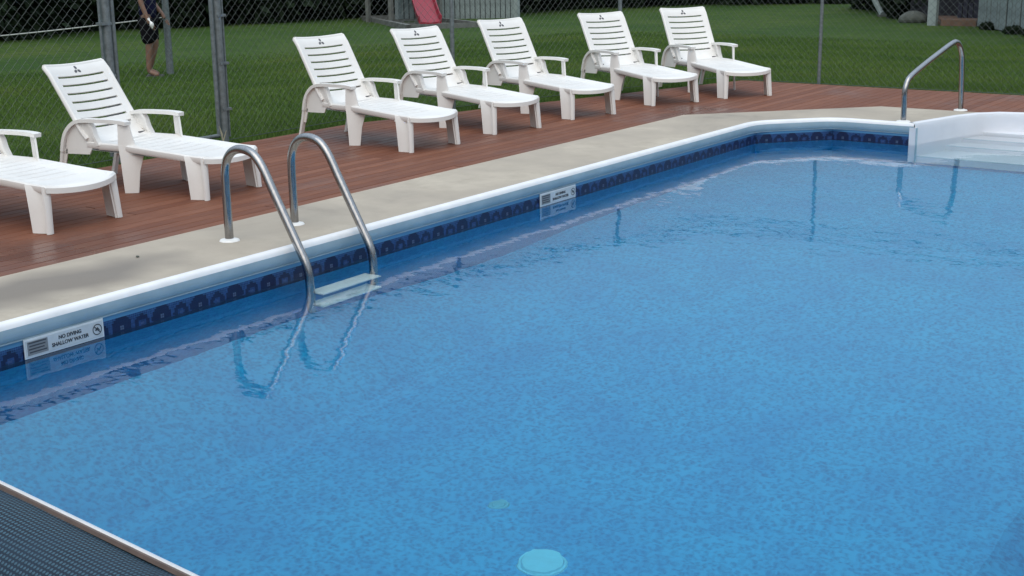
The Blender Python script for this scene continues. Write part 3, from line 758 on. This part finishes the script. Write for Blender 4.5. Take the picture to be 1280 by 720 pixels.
# tension bars beside the gate posts
for y_ in (6.595, 7.805): fo(MB().tube([(-8.3, y_, .02), (-8.3, y_, FH - .02)], .010, 8)).build('tension_bar', M['galv'], fence, smooth=True)
for y_ in (6.65, 7.75):
    for z_ in (.25, .62, 1.0): 
        s_ = -1 if y_ < 7 else 1
        fo(MB().box(-8.335, -8.265, y_ + s_ * .02 - .045, y_ + s_ * .02 + .045, z_ - .010, z_ + .010)).build('band', M['galv'], fence)
def seglist():
    for a_, b_ in zip(line[:-1], line[1:]): yield a_, b_
rails = [((-8.3, -2.4), (-8.3, 6.62)), ((-8.3, 7.78), (-8.3, 9.3)), ((-8.3, 9.3), (-7.05, 14.07)), ((-7.05, 14.07), (3.0, 14.07))]
for a_, b_ in rails: fo(MB().tube([(*a_, FH), (*b_, FH)], .019, 10)).build('top_rail', M['galv'], fence, smooth=True)
for a_, b_ in rails: fo(MB().tube([(*a_, -.005), (*b_, -.005)], .003, 5)).build('tension_wire', M['wire'], fence)
def link_mesh(a_, b_, z0, z1, mb, r_=.0013, D_=.075):
    a_, b_ = Vector((*a_, 0)), Vector((*b_, 0)); L = (b_ - a_).length; t_ = (b_ - a_) / L; nn = Vector((-t_.y, t_.x, 0))
    h = D_ / 2; nzig = int((z1 - z0) / h)
    k = 0; s = 0
    while s < L - h:
        # one zig-zag wire occupying [s, s+h], woven front to back
        pts = []
        for i in range(nzig + 1):
            u = s + (0 if ((i + k) % 2 == 0) else h); w_ = .0022 * (1 if ((i + k) % 2 == 0) else -1)
            pts.append(a_ + t_ * u + nn * w_ + Vector((0, 0, z0 + i * h)))
        vs = []; fs = []
        for i, p in enumerate(pts):
            for (cx, cy) in ((1.35, 0), (0, 1), (-1.35, 0), (0, -1)): vs.append(p + t_ * cx * r_ + nn * cy * r_)
        for i in range(len(pts) - 1):
            for q in range(4): q2 = (q + 1) % 4; fs.append((i * 4 + q, (i + 1) * 4 + q, (i + 1) * 4 + q2, i * 4 + q2))
        mb.add(vs, fs); s += h; k += 1
    return mb
mb = MB()
for a_, b_ in (((-8.3, 2.0), (-8.3, 6.56)), ((-8.3, 7.84), (-8.3, 9.3)), ((-8.3, 9.3), (-7.05, 14.07)), ((-7.05, 14.07), (1.5, 14.07))): link_mesh(a_, b_, .0, FH - .01, mb)
link('chain_link', fo(mb).mesh('chain_link', M['wire'], fix=False), fence, kind='stuff')
# gate leaf
g_ = MB()
for y_ in (6.712, 7.688): g_.tube([(-8.3, y_, .04), (-8.3, y_, FH - .03)], .017, 10)
for z_ in (.04, FH - .03): g_.tube([(-8.3, 6.712, z_), (-8.3, 7.688, z_)], .017, 10)
gf = fo(g_).build('gate_frame', M['galv'], fence, smooth=True)
link('gate_mesh', fo(link_mesh((-8.3, 6.76), (-8.3, 7.64), .05, FH - .04, MB())).mesh('gate_mesh', M['wire'], fix=False), gf, kind='stuff')

# ---------------------------------------------------------------- far yard
def tubeobj(name, pts, r_, mat, **kw): return MB().tube(pts, r_, 8).build(name, mat, smooth=True, **kw)
P2 = (-16.44, 14.31)
pr_ = root('yard_post', (*P2, lawn_z(*P2)), label='dark grey metal post standing on the lawn beside the person', category='post')
MB().tube([(0, 0, 0), (0, 0, 2.1)], [.055, .045], 10).build('shaft', M['galv'], pr_, smooth=True); disc(MB(), .065, .03, 2.1, 2.13, 10).build('cap', M['timber'], pr_)
rp_ = []
for i in range(25):
    s_ = i / 24; a_ = Vector((-16.44, 14.25, .44)); b_ = Vector((-22.0, 10.2, .02)); q = a_.lerp(b_, s_); q.z -= .10 * math.sin(math.pi * s_); rp_.append(q)
tubeobj('cord', rp_, .009, M['rope'], label='pale cord stretched low across the lawn from the grey post', category='cord')
q = b_; mb = MB().tube([(q.x, q.y, lawn_z(q.x, q.y)), (q.x, q.y, .3)], .04, 8); mb.build('cord_stake', M['timber'], label='short stake at the far left end of the pale cord', category='stake')

# person
def skin_obj(name, verts, edges, rad, mat, parent, sub=2):
    me = bpy.data.meshes.new(name); me.from_pydata(verts, edges, []); o = link(name, me, parent); me.materials.append(mat)
    md = o.modifiers.new('skin', 'SKIN'); md.use_smooth_shade = True
    for i, s_ in enumerate(me.skin_vertices[0].data): s_.radius = (rad[i] if isinstance(rad[i], tuple) else (rad[i], rad[i])); s_.use_root = (i == 0)
    o.modifiers.new('sub', 'SUBSURF').levels = sub; o.modifiers['sub'].render_levels = sub; return o
pl = (-16.32, 13.85); per = root('person', (*pl, lawn_z(*pl)), math.radians(-58), label='person in navy shirt and black shorts standing on the lawn beyond the fence', category='person')
# body: x right, y forward
v = [(0, 0, .93), (0, .01, 1.12), (0, .02, 1.32), (0, .01, 1.42), (0, 0, 1.50), (0, .02, 1.60), (0, .03, 1.68),
     (.09, 0, .88), (.10, .02, .50), (.10, -.01, .09), (.11, .14, .03),
     (-.09, 0, .88), (-.09, .06, .49), (-.08, -.06, .10), (-.08, .09, .03),
     (.17, .0, 1.41), (.23, -.02, 1.13), (.24, .07, .88), (.24, .10, .80),
     (-.17, .0, 1.41), (-.23, .0, 1.13), (-.20, .16, .92), (-.19, .20, .85)]
e = [(0, 1), (1, 2), (2, 3), (3, 4), (4, 5), (5, 6), (0, 7), (7, 8), (8, 9), (9, 10), (0, 11), (11, 12), (12, 13), (13, 14), (3, 15), (15, 16), (16, 17), (17, 18), (3, 19), (19, 20), (20, 21), (21, 22)]
rd = [(.15, .11), (.13, .095), (.16, .11), (.09, .07), .055, .085, .085, .09, .058, .04, .035, .09, .058, .04, .035, .058, .042, .032, .03, .058, .042, .032, .03]
bd = skin_obj('body', v, e, rd, M['skin'], per)
for s_, hx in ((18, 1), (22, -1)):
    c_ = Vector(v[s_]); k_ = Vector((0, .045, -.07)).normalized()
    for fi in range(4):
        b0 = c_ + k_ * .035 + Vector((0, .018 - .012 * fi, -.012 + 0.006 * fi)) + Vector((hx * .006, 0, 0))
        ln = (.07, .08, .075, .06)[fi]
        skin_obj('finger', [b0, b0 + k_ * ln * .5 + Vector((-hx * .006, 0, 0)), b0 + k_ * ln * .95 + Vector((-hx * .025, .0, .005))], [(0, 1), (1, 2)], [.009, .008, .007], M['skin'], bd, 1)
    t0 = c_ + Vector((-hx * .012, .025, -.01)); skin_obj('thumb', [t0, t0 + Vector((-hx * .02, .03, -.02)), t0 + Vector((-hx * .025, .04, -.05))], [(0, 1), (1, 2)], [.011, .009, .008], M['skin'], bd, 1)
skin_obj('shirt', [(0, 0, .80), (0, .01, 1.12), (0, .02, 1.32), (0, .01, 1.43), (.18, 0, 1.41), (.23, -.01, 1.20), (-.18, 0, 1.41), (-.23, 0, 1.20)], [(0, 1), (1, 2), (2, 3), (3, 4), (4, 5), (3, 6), (6, 7)], [(.20, .16), (.165, .125), (.18, .13), (.10, .085), .078, .066, .078, .066], M['shirt'], per)
skin_obj('shorts', [(0, 0, 1.0), (.10, .0, .80), (.11, .015, .48), (-.10, .0, .80), (-.105, .03, .47)], [(0, 1), (1, 2), (0, 3), (3, 4)], [(.155, .125), .115, .095, .115, .095], M['shorts'], per)
skin_obj('hair', [(0, -.01, 1.66), (0, 0, 1.72), (0, -.05, 1.60)], [(0, 1), (0, 2)], [.092, .085, .07], M['hair'], per)
# face
mb = MB(); 
for ex_ in (-.03, .03): disc(mb, .010, .006, 0, .004, 10)
fc = bpy.data.objects
for ex_ in (-.032, .032):
    m_ = MB(); n = 10; m_.add([(ex_ + .011 * math.cos(2 * math.pi * k_ / n), .113, 1.64 + .007 * math.sin(2 * math.pi * k_ / n)) for k_ in range(n)], [tuple(range(n))]); m_.build('eye', M['rubber'], bd)
    skin_obj('ear', [(ex_ * 2.75, .02, 1.655), (ex_ * 2.9, .015, 1.63), (ex_ * 2.75, .02, 1.60)], [(0, 1), (1, 2)], [.012, .015, .01], M['skin'], bd, 1)
skin_obj('nose', [(0, .105, 1.645), (0, .128, 1.612), (0, .112, 1.605)], [(0, 1), (1, 2)], [.009, .013, .012], M['skin'], bd, 1)
MB().box(-.024, .024, .108, .116, 1.572, 1.580).build('mouth', M['red'], bd)
for x_, y_ in ((.105, .06), (-.08, .01)):
    MB().box(x_ - .048, x_ + .048, y_ - .11, y_ + .15, 0.0, .03, .008).build('sandal', M['rubber'], per)
hc = per.matrix_basis @ Vector((.24, .12, .76))
# towel held in the right hand
tw = root('white_cloth', (0, 0, 0), label='small white cloth held in the hand of the person on the lawn', category='cloth')
az = math.radians(-58); ca, sa = math.cos(az), math.sin(az)
def pw(x_, y_, z_): return Vector((pl[0] + ca * x_ - sa * y_, pl[1] + sa * x_ + ca * y_, lawn_z(*pl) + z_))
P = smoothpath([pw(.22, .06, .88), pw(.26, .10, .86), pw(.285, .14, .81), pw(.29, .15, .74)], 4)
MB().tube(P, [.02 + .012 * math.sin(i * .9) for i in range(len(P))], 8).build('cloth_fold', M['white_trim'], tw, smooth=True)

# trees and shrubs
def crown_mesh(name, mat, n, rx, rz, zc, leaf, seed, conical=0.35):
    r_ = np.random.default_rng(seed); 
    ncl = 90; cl = r_.normal(0, 1, (ncl, 3)); cl /= np.linalg.norm(cl, axis=1)[:, None]; cl *= r_.uniform(.55, 1.0, (ncl, 1)) ** .5
    idx = r_.integers(0, ncl, n); p = cl[idx] + r_.normal(0, .13, (n, 3))
    zz_ = p[:, 2]; taper = 1 - conical * np.clip(zz_, -.3, 1.1)
    p = np.c_[p[:, 0] * rx * taper, p[:, 1] * rx * taper, zc + p[:, 2] * rz]; p[:, 2] = np.maximum(p[:, 2], .05)
    a1 = r_.normal(0, 1, (n, 3)); a1 /= np.linalg.norm(a1, axis=1)[:, None]; a2 = np.cross(a1, r_.normal(0, 1, (n, 3))); a2 /= np.linalg.norm(a2, axis=1)[:, None]
    sz_ = leaf * r_.uniform(.6, 1.4, (n, 1))
    V = np.stack([p - a1 * sz_, p + a2 * sz_ * .6, p + a1 * sz_, p - a2 * sz_ * .6], 1).reshape(-1, 3)
    me = bpy.data.meshes.new(name); nv = len(V); me.vertices.add(nv); me.vertices.foreach_set('co', V.ravel().astype(np.float32)); me.loops.add(nv); me.loops.foreach_set('vertex_index', np.arange(nv, dtype=np.int32))
    me.polygons.add(n); me.polygons.foreach_set('loop_start', np.arange(0, nv, 4, dtype=np.int32)); me.polygons.foreach_set('loop_total', np.full(n, 4, dtype=np.int32)); me.update(); me.validate(); me.materials.append(mat); return me
CM = [crown_mesh('crown', M['fol'], 9000, 1.9, 2.3, 2.1, .13, s_) for s_ in (1, 2, 3)]
def trunk_mesh(h):
    mb = MB().tube([(0, 0, -.2), (.03, .02, h * .3), (-.02, .05, h * .65), (0, 0, h * .92)], [.16, .12, .08, .03], 8)
    for k_ in range(7):
        a_ = k_ * 2.4; z_ = h * (.2 + .09 * k_); mb.tube([(0, 0, z_), (math.cos(a_) * .5, math.sin(a_) * .5, z_ + .25), (math.cos(a_) * 1.0, math.sin(a_) * 1.0, z_ + .4)], [.05, .035, .015], 5)
    return mb.mesh('trunk', M['bark'], True)
TM = trunk_mesh(4.2)
tl = []
def along(a_, b_, n): return [(a_[0] + (b_[0] - a_[0]) * i / max(1, n - 1), a_[1] + (b_[1] - a_[1]) * i / max(1, n - 1)) for i in range(n)]
row1 = along((-30.6, 13.0), (-29.0, 19.5), 4) + along((-29.3, 21.8), (-27.0, 30.6), 6) + along((-26.8, 33.0), (-23.6, 34.6), 2)
row2 = along((-23.6, 36.0), (-18.9, 41.3), 5)
kinds = 0
def tree(p, sc, mesh_i, lb, grp, zr):
    r = root('evergreen_tree', (p[0], p[1], lawn_z(*p)), zr, label=lb, category='tree', group=grp)
    c_ = link('crown', CM[mesh_i], r); c_.scale = (sc, sc, sc * .96); t_ = link('trunk', TM, r); t_.scale = (sc, sc, sc * .9); return r
for i, p in enumerate(row1): tree((p[0] + random.uniform(-.3, .3), p[1] + random.uniform(-.3, .3)), random.uniform(.92, 1.08), i % 3, 'dark evergreen tree in the dense row closing the lawn left of the grey shed', 'evergreens left of the grey shed', random.uniform(0, 6))
for i, p in enumerate(row2): tree((p[0] + random.uniform(-.3, .3), p[1]), random.uniform(.8, .95), i % 3, ('leftmost', 'second from left', 'middle', 'fourth from left', 'rightmost')[i] + ' dark evergreen tree in the row right of the grey shed', 'evergreens right of the grey shed', random.uniform(0, 6))
SH = [crown_mesh('crown', M['fol'], 5000, .9, 1.1, 1.0, .08, 11, .1), crown_mesh('crown', M['fol2'], 5000, 1.3, 1.0, .9, .09, 12, .1), crown_mesh('crown', M['fol'], 3000, .6, .3, .25, .06, 13, .1)]
SM = MB().tube([(0, 0, -.1), (.02, 0, .4), (0, .03, .9)], [.04, .03, .012], 6).mesh('stem', M['bark'], True)
def shrub(p, k_, sc, lb, grp=None):
    r = root('shrub', (p[0], p[1], lawn_z(*p)), random.uniform(0, 6), label=lb, category='shrub')
    if grp: r['group'] = grp
    c_ = link('crown', SH[k_], r); c_.scale = (sc, sc, sc); t_ = link('stem', SM, r); t_.scale = (sc, sc, sc * .9)
for p, wh in (((-14.0, 38.6), 'farthest and leftmost'), ((-13.0, 37.3), 'second from left'), ((-12.2, 36.2), 'third from left'), ((-11.6, 34.9), 'nearest and rightmost')): shrub(p, 0, 1.15, wh + ' of the dark leafy bushes left of the pale porch post', 'bushes left of the porch')
shrub((-20.2, 43.6), 1, 1.2, 'yellow-green bush glimpsed above the farthest lounger')
shrub((-18.4, 44.8), 1, 1.1, 'pale green bush in the distance, just left of the thin fence post top')
for p, wh in (((-16.6, 41.4), 'right one'), ((-17.9, 40.9), 'left one')): shrub(p, 2, 1.0, wh + ' of two low dark clumps on the lawn beyond the farthest lounger', 'low dark clumps')
for p, s_, wh in (((-8.2, 30.55), .32, 'middle'), ((-7.6, 29.9), .35, 'rightmost'), ((-9.1, 31.8), .3, 'leftmost')): shrub(p, 2, s_, wh + ' low dark plant along the foot of the grey plank wall', 'plants at the foot of the plank wall')

# grey board shed left with red slide and sandbox
def plank_wall(parent, A, B, h, pitch, mat, z0, name='plank', thick=.025, jit=.008):
    A, B = Vector((*A, 0)), Vector((*B, 0)); L = (B - A).length; n = max(1, int(L / pitch)); an = math.atan2(B.y - A.y, B.x - A.x)
    me = MB().box(0, pitch - .018, -thick / 2, thick / 2, 0, h, .006).mesh(name, mat)
    for i in range(n):
        o = link(name, me, parent); q = A + (B - A) * (i / n); o.location = (q.x, q.y, z0); o.rotation_euler.z = an
        nn = Vector((-math.sin(an), math.cos(an), 0)); o.location += nn * random.uniform(-jit, jit)
sh = root('board_shed', (-22.4, 30.35, lawn_z(-22.4, 30.35)), label='grey board shed behind the red slide', category='shed')
z0 = 0; A_, B_ = Vector((-23.95, 28.95)), Vector((-21.6, 31.08)); o0 = Vector((-22.4, 30.35))
a2, b2 = A_ - o0, B_ - o0; dd_ = (B_ - A_).normalized(); nb = Vector((-dd_.y, dd_.x))
plank_wall(sh, a2, b2, 2.2, .135, M['siding'], z0)
plank_wall(sh, a2 + nb * 2.4, a2, 2.2, .3, M['siding'], z0); plank_wall(sh, b2, b2 + nb * 2.4, 2.2, .3, M['siding'], z0)
mb = MB(); c4 = [a2 + nb * .04, b2 + nb * .04, b2 + nb * 2.38, a2 + nb * 2.38]; mb.prism([tuple(q) for q in c4], 0, 2.18); mb.build('inner_wall', M['darkwall'], sh)
mb = MB(); rr = [a2 - nb * .25 - dd_ * .2, b2 - nb * .25 + dd_ * .2, b2 + nb * 2.65 + dd_ * .2, a2 + nb * 2.65 - dd_ * .2]; m1, m2 = (rr[0] + rr[3]) / 2, (rr[1] + rr[2]) / 2
mb.add([(*q, 2.2) for q in rr] + [(*m1, 2.8), (*m2, 2.8)], [(0, 1, 5, 4), (2, 3, 4, 5), (0, 4, 3), (1, 2, 5), (3, 2, 1, 0)]); mb.build('roof', M['roof'], sh)
for q in (b2 + dd_ * .03, a2 - dd_ * .03): MB().box(q.x - .06, q.x + .06, q.y - .06, q.y + .06, 0, 2.19).build('corner_post', M['siding2'], sh)

pz = lawn_z(-21.5, 27.2)
ps = root('playset', (-22.6, 28.2, lawn_z(-22.6, 28.2)), label='timber play frame with a red slide in front of the grey shed', category='playset')
def rel(p): return (p[0] + 22.6, p[1] - 28.2, p[2] - ps.location.z)
for p in ((-24.1, 27.85), (-22.9, 27.35), (-22.6, 29.0), (-23.5, 29.2)): 
    c_ = rel((p[0], p[1], lawn_z(*p))); MB().box(c_[0] - .05, c_[0] + .05, c_[1] - .05, c_[1] + .05, c_[2], c_[2] + 2.3, .01).build('frame_post', M['timber'], ps)
for z_ in (1.3, 2.2):
    MB().tube([rel((-24.1, 27.85, z_ - .6)), rel((-22.9, 27.35, z_ - .6))], .045, 6).build('crossbeam', M['timber'], ps)
    MB().tube([rel((-22.9, 27.35, z_ - .6)), rel((-22.6, 29.0, z_ - .6))], .045, 6).build('crossbeam', M['timber'], ps)
MB().add([rel(q) for q in ((-24.1, 27.9, .72), (-22.95, 27.4, .72), (-22.6, 29.0, .72), (-23.5, 29.2, .72), (-24.1, 27.9, .68), (-22.95, 27.4, .68), (-22.6, 29.0, .68), (-23.5, 29.2, .68))], [(0, 1, 2, 3), (7, 6, 5, 4), (0, 4, 5, 1), (1, 5, 6, 2), (2, 6, 7, 3), (3, 7, 4, 0)]).build('platform', M['timber'], ps)
# slide: chute dropping towards the pool and slightly right
sl0, sl1 = Vector((-22.75, 28.2, .75)), Vector((-21.35, 27.0, pz + .12)); hd_ = Vector((sl1.x - sl0.x, sl1.y - sl0.y, 0)).normalized(); sdv = Vector((-hd_.y, hd_.x, 0))
mb = MB(); prof_s = [(-.30, .16), (-.27, .17), (-.245, .02), (0, -.01), (.245, .02), (.27, .17), (.30, .16), (.28, -.03), (0, -.05), (-.28, -.03)]
vs = []; NN = 12
for i in range(NN + 1):
    s_ = i / NN; q = sl0.lerp(sl1, s_); q.z = sl1.z + (sl0.z - sl1.z) * (1 - s_) ** 1.35 
    for u, v_ in prof_s: vs.append(rel(q + sdv * u + Vector((0, 0, v_))))
k_ = len(prof_s); fs = [(i * k_ + j, (i + 1) * k_ + j, (i + 1) * k_ + (j + 1) % k_, i * k_ + (j + 1) % k_) for i in range(NN) for j in range(k_)] + [tuple(range(k_)), tuple(NN * k_ + j for j in reversed(range(k_)))]
mb.add(vs, fs); mb.build('slide', M['red'], ps, smooth=True)
sb = root('sandbox', (-22.6, 27.2, lawn_z(-22.6, 27.2)), label='timber edged gravel bed under the play frame', category='sandbox')
def rl2(p, z_=0): return Vector((p[0] + 22.6, p[1] - 27.2, lawn_z(*p) - sb.location.z + z_))
E4 = [(-25.0, 28.7), (-21.1, 25.85), (-20.3, 27.7), (-23.9, 29.4)]
for a_, b_ in zip(E4, E4[1:] + E4[:1]): MB().ribbon([rl2(a_, .05), rl2(b_, .05)], (.05, .04, 0), (0, 0, .07)).build('edge_timber', M['timber'], sb)
MB().add([rl2(p, .03) for p in E4] + [rl2(p, -.15) for p in E4], [(0, 1, 2, 3), (7, 6, 5, 4), (0, 4, 5, 1), (1, 5, 6, 2), (2, 6, 7, 3), (3, 7, 4, 0)]).build('gravel', M['sand'], sb)

# house at right: porch opening then plank wall
hz = lawn_z(-9, 32); ho = Vector((-9.56, 32.57)); hs = root('plank_house', (ho.x, ho.y, hz), label='grey plank-sided building with a dark porch opening behind the fence at right', category='building')
wd = (Vector((-7.95, 30.47)) - ho).normalized(); wn = Vector((-wd.y, wd.x))   # wn points away from the camera side
if wn.dot(Vector((0, 1))) < 0: wn = -wn
plank_wall(hs, Vector((0, 0)), wd * 6.5, 2.5, .125, M['siding'], .03, jit=.018)
MB().prism([tuple(q) for q in (wn * .06, wd * 6.5 + wn * .06, wd * 6.5 + wn * 4, wn * 4)][::1], .0, 2.55).build('inner_wall', M['darkwall'], hs)
# porch
back = -wd * .0
pp_ = Vector((-10.55, 32.35)) - ho
MB().box(pp_.x - .10, pp_.x + .10, pp_.y - .09, pp_.y + .09, 0, 2.5, .01).build('porch_post', M['siding2'], hs)
q0, q1 = Vector((-10.35, 32.35)) - ho, Vector((-9.6, 32.55)) - ho
MB().prism([tuple(q) for q in (q0, q1, q1 + Vector((-.2, 2.2)), q0 + Vector((-.9, 2.2)))], 0, .16).build('porch_floor', M['dirt'], hs)
MB().prism([tuple(q) for q in (q0 + Vector((-1.3, 1.6)), q1 + Vector((-.2, 1.6)), q1 + Vector((-.2, 1.75)), q0 + Vector((-1.3, 1.75)))], 0, 2.5).build('back_wall', M['darkwall'], hs)
MB().prism([tuple(q) for q in (Vector((-1.5, -.2)), -wn * .35, wd * 6.7 - wn * .35, wd * 6.7 + wn * 4.2, Vector((-1.5, 4.0)))], 2.56, 2.72).build('roof', M['roof'], hs)
mb = MB()
for i in range(5): mb.box(-.72 + i * .13, -.62 + i * .13, .75, .85, .16, .5 + .12 * (i % 2), .01)
mb.build('stored_crate', simple('blue_grey_box', (.022, .025, .045), .7), hs)
dp = root('downspout', (-12.9, 35.3, lawn_z(-12.9, 35.3)), label='pale elbowed downspout among the dark bushes left of the porch', category='downspout')
MB().tube(smoothpath([(-.30, .0, 2.2), (-.28, 0, .8), (-.22, 0, .5), (.02, -.05, .12), (.10, -.1, .06)], 4), .075, 8).build('pipe', M['siding2'], dp, smooth=True); MB().box(.0, .34, -.22, .06, 0, .05).build('splash_block', M['stone'], dp)
rk = root('boulder', (-11.35, 33.35, lawn_z(-11.35, 33.35)), label='low grey boulder on the lawn just left of the porch post', category='boulder')
b = bmesh.new(); bmesh.ops.create_icosphere(b, subdivisions=3, radius=.33)
for v_ in b.verts:
    n3 = math.sin(v_.co.x * 9 + 1) * math.sin(v_.co.y * 8) * math.sin(v_.co.z * 7 + 2); v_.co *= 1 + .12 * n3; v_.co.z *= .62
me = bpy.data.meshes.new('stone'); b.to_mesh(me); b.free(); me.materials.append(M['stone']); link('stone', me, rk).location = (0, 0, .08)

# small bits on the concrete
b = bmesh.new(); bmesh.ops.create_icosphere(b, subdivisions=2, radius=.009)
for v_ in b.verts: v_.co.z *= .5; v_.co.x *= 1.2 + .3 * math.sin(v_.co.y * 300)
me = bpy.data.meshes.new('pebble'); b.to_mesh(me); b.free(); me.materials.append(M['stone'])
o = link('pebble', me, label='small dark pebble lying on the concrete left of the ladder', category='pebble'); o.location = (-5.55, 4.52, .006)
mb = MB().add([(0, 0, 0), (.012, .004, .10), (.0, .012, .0), (-.02, 0, .17)], [(0, 1, 2), (1, 3, 2)])
mb.tube([(0, 0, 0), (.015, .01, .06), (.04, .02, .13)], [.006, .005, .002], 5)
o = mb.build('dry_weed', simple('straw', (.45, .42, .30), .8), label='dry straw-coloured stalk by the foot of the thick fence post', category='weed'); o.location = (-8.2, 7.62, -.03)

# ---------------------------------------------------------------- rolled solar cover on its reel
RY, RZ, RR = 1.519, .355, .16
rc = root('cover_reel', (-2.811, RY, 0), math.radians(-6.14), label='rolled blue-grey bubble pool cover on a reel across the near end', category='pool cover reel')
x0, x1 = -2.45, 2.35; n = 96; mb = MB(); nxs = 24
vs = []; uvs = []
for i in range(nxs + 1):
    xx = x0 + (x1 - x0) * i / nxs
    for k_ in range(n + 1):
        q = 2 * math.pi * k_ / n; rr_ = RR + .0035 * math.sin(xx * 3 + q * 2) + .002 * math.sin(xx * 11 + q)
        vs.append((xx, rr_ * math.cos(q), RZ + rr_ * math.sin(q)))
fs = []; uv = []
for i in range(nxs):
    for k_ in range(n):
        fs.append((i * (n + 1) + k_, i * (n + 1) + k_ + 1, (i + 1) * (n + 1) + k_ + 1, (i + 1) * (n + 1) + k_))
        g0 = k_ / n * 2 * math.pi * RR; g1 = (k_ + 1) / n * 2 * math.pi * RR; h0 = (x1 - x0) * i / nxs; h1 = (x1 - x0) * (i + 1) / nxs
        uv.append([(h0, g0), (h0, g1), (h1, g1), (h1, g0)])
mb.add(vs, fs, uv)
me = mb.mesh('cover_roll', M['cover'], fix=False); me.polygons.foreach_set('use_smooth', [True] * len(me.polygons)); link('cover_roll', me, rc)
for xe in (x0 + .004, x1 - .004):
    nE = 32; MB().add([(xe, (RR - .004) * math.cos(2 * math.pi * k_ / nE), RZ + (RR - .004) * math.sin(2 * math.pi * k_ / nE)) for k_ in range(nE)], [tuple(range(nE))]).build('roll_end', M['cover'], rc)
qa = math.radians(52)
def on(q, r_): return (r_ * math.cos(q), RZ + r_ * math.sin(q))
def strip(q0, q1, r_, mat, name):
    vs = []; k2 = 6
    for xx in (x0, x1):
        for k_ in range(k2 + 1): c_ = on(q0 + (q1 - q0) * k_ / k2, r_); vs.append((xx, *c_))
        for k_ in range(k2 + 1): c_ = on(q0 + (q1 - q0) * k_ / k2, r_ - .008); vs.append((xx, *c_))
    m_ = 2 * (k2 + 1); fs = []
    for k_ in range(k2): fs += [(k_, k_ + 1, m_ + k_ + 1, m_ + k_), (k2 + 1 + k_, m_ + k2 + 1 + k_, m_ + k2 + 2 + k_, k2 + 2 + k_)]
    fs += [(0, m_, m_ + k2 + 1, k2 + 1), (k2, k2 + k2 + 1, m_ + 2 * k2 + 1, m_ + k2)]
    return MB().add(vs, fs).build(name, mat, rc, smooth=True)
strip(qa - math.radians(4), qa + math.radians(9), RR + .009, M['hem'], 'hem'); strip(qa + math.radians(9), qa + math.radians(13.5), RR + .006, M['brown_strip'], 'webbing')
MB().tube([(x0 - .12, 0, RZ), (x1 + .12, 0, RZ)], .03, 12).build('axle', M['galv'], rc, smooth=True)
for xx in (x0 - .08, x1 + .08):
    st_ = MB(); st_.tube([(xx, -.28, .06), (xx, 0, RZ), (xx, .10, .04)], .018, 8); st_.build('stand', M['galv'], rc, smooth=True)
    for yy in (-.28,):
        MB().tube([(xx - .02, yy, .06), (xx + .02, yy, .06)], .055, 16).build('wheel', M['rubber'], rc, smooth=True)
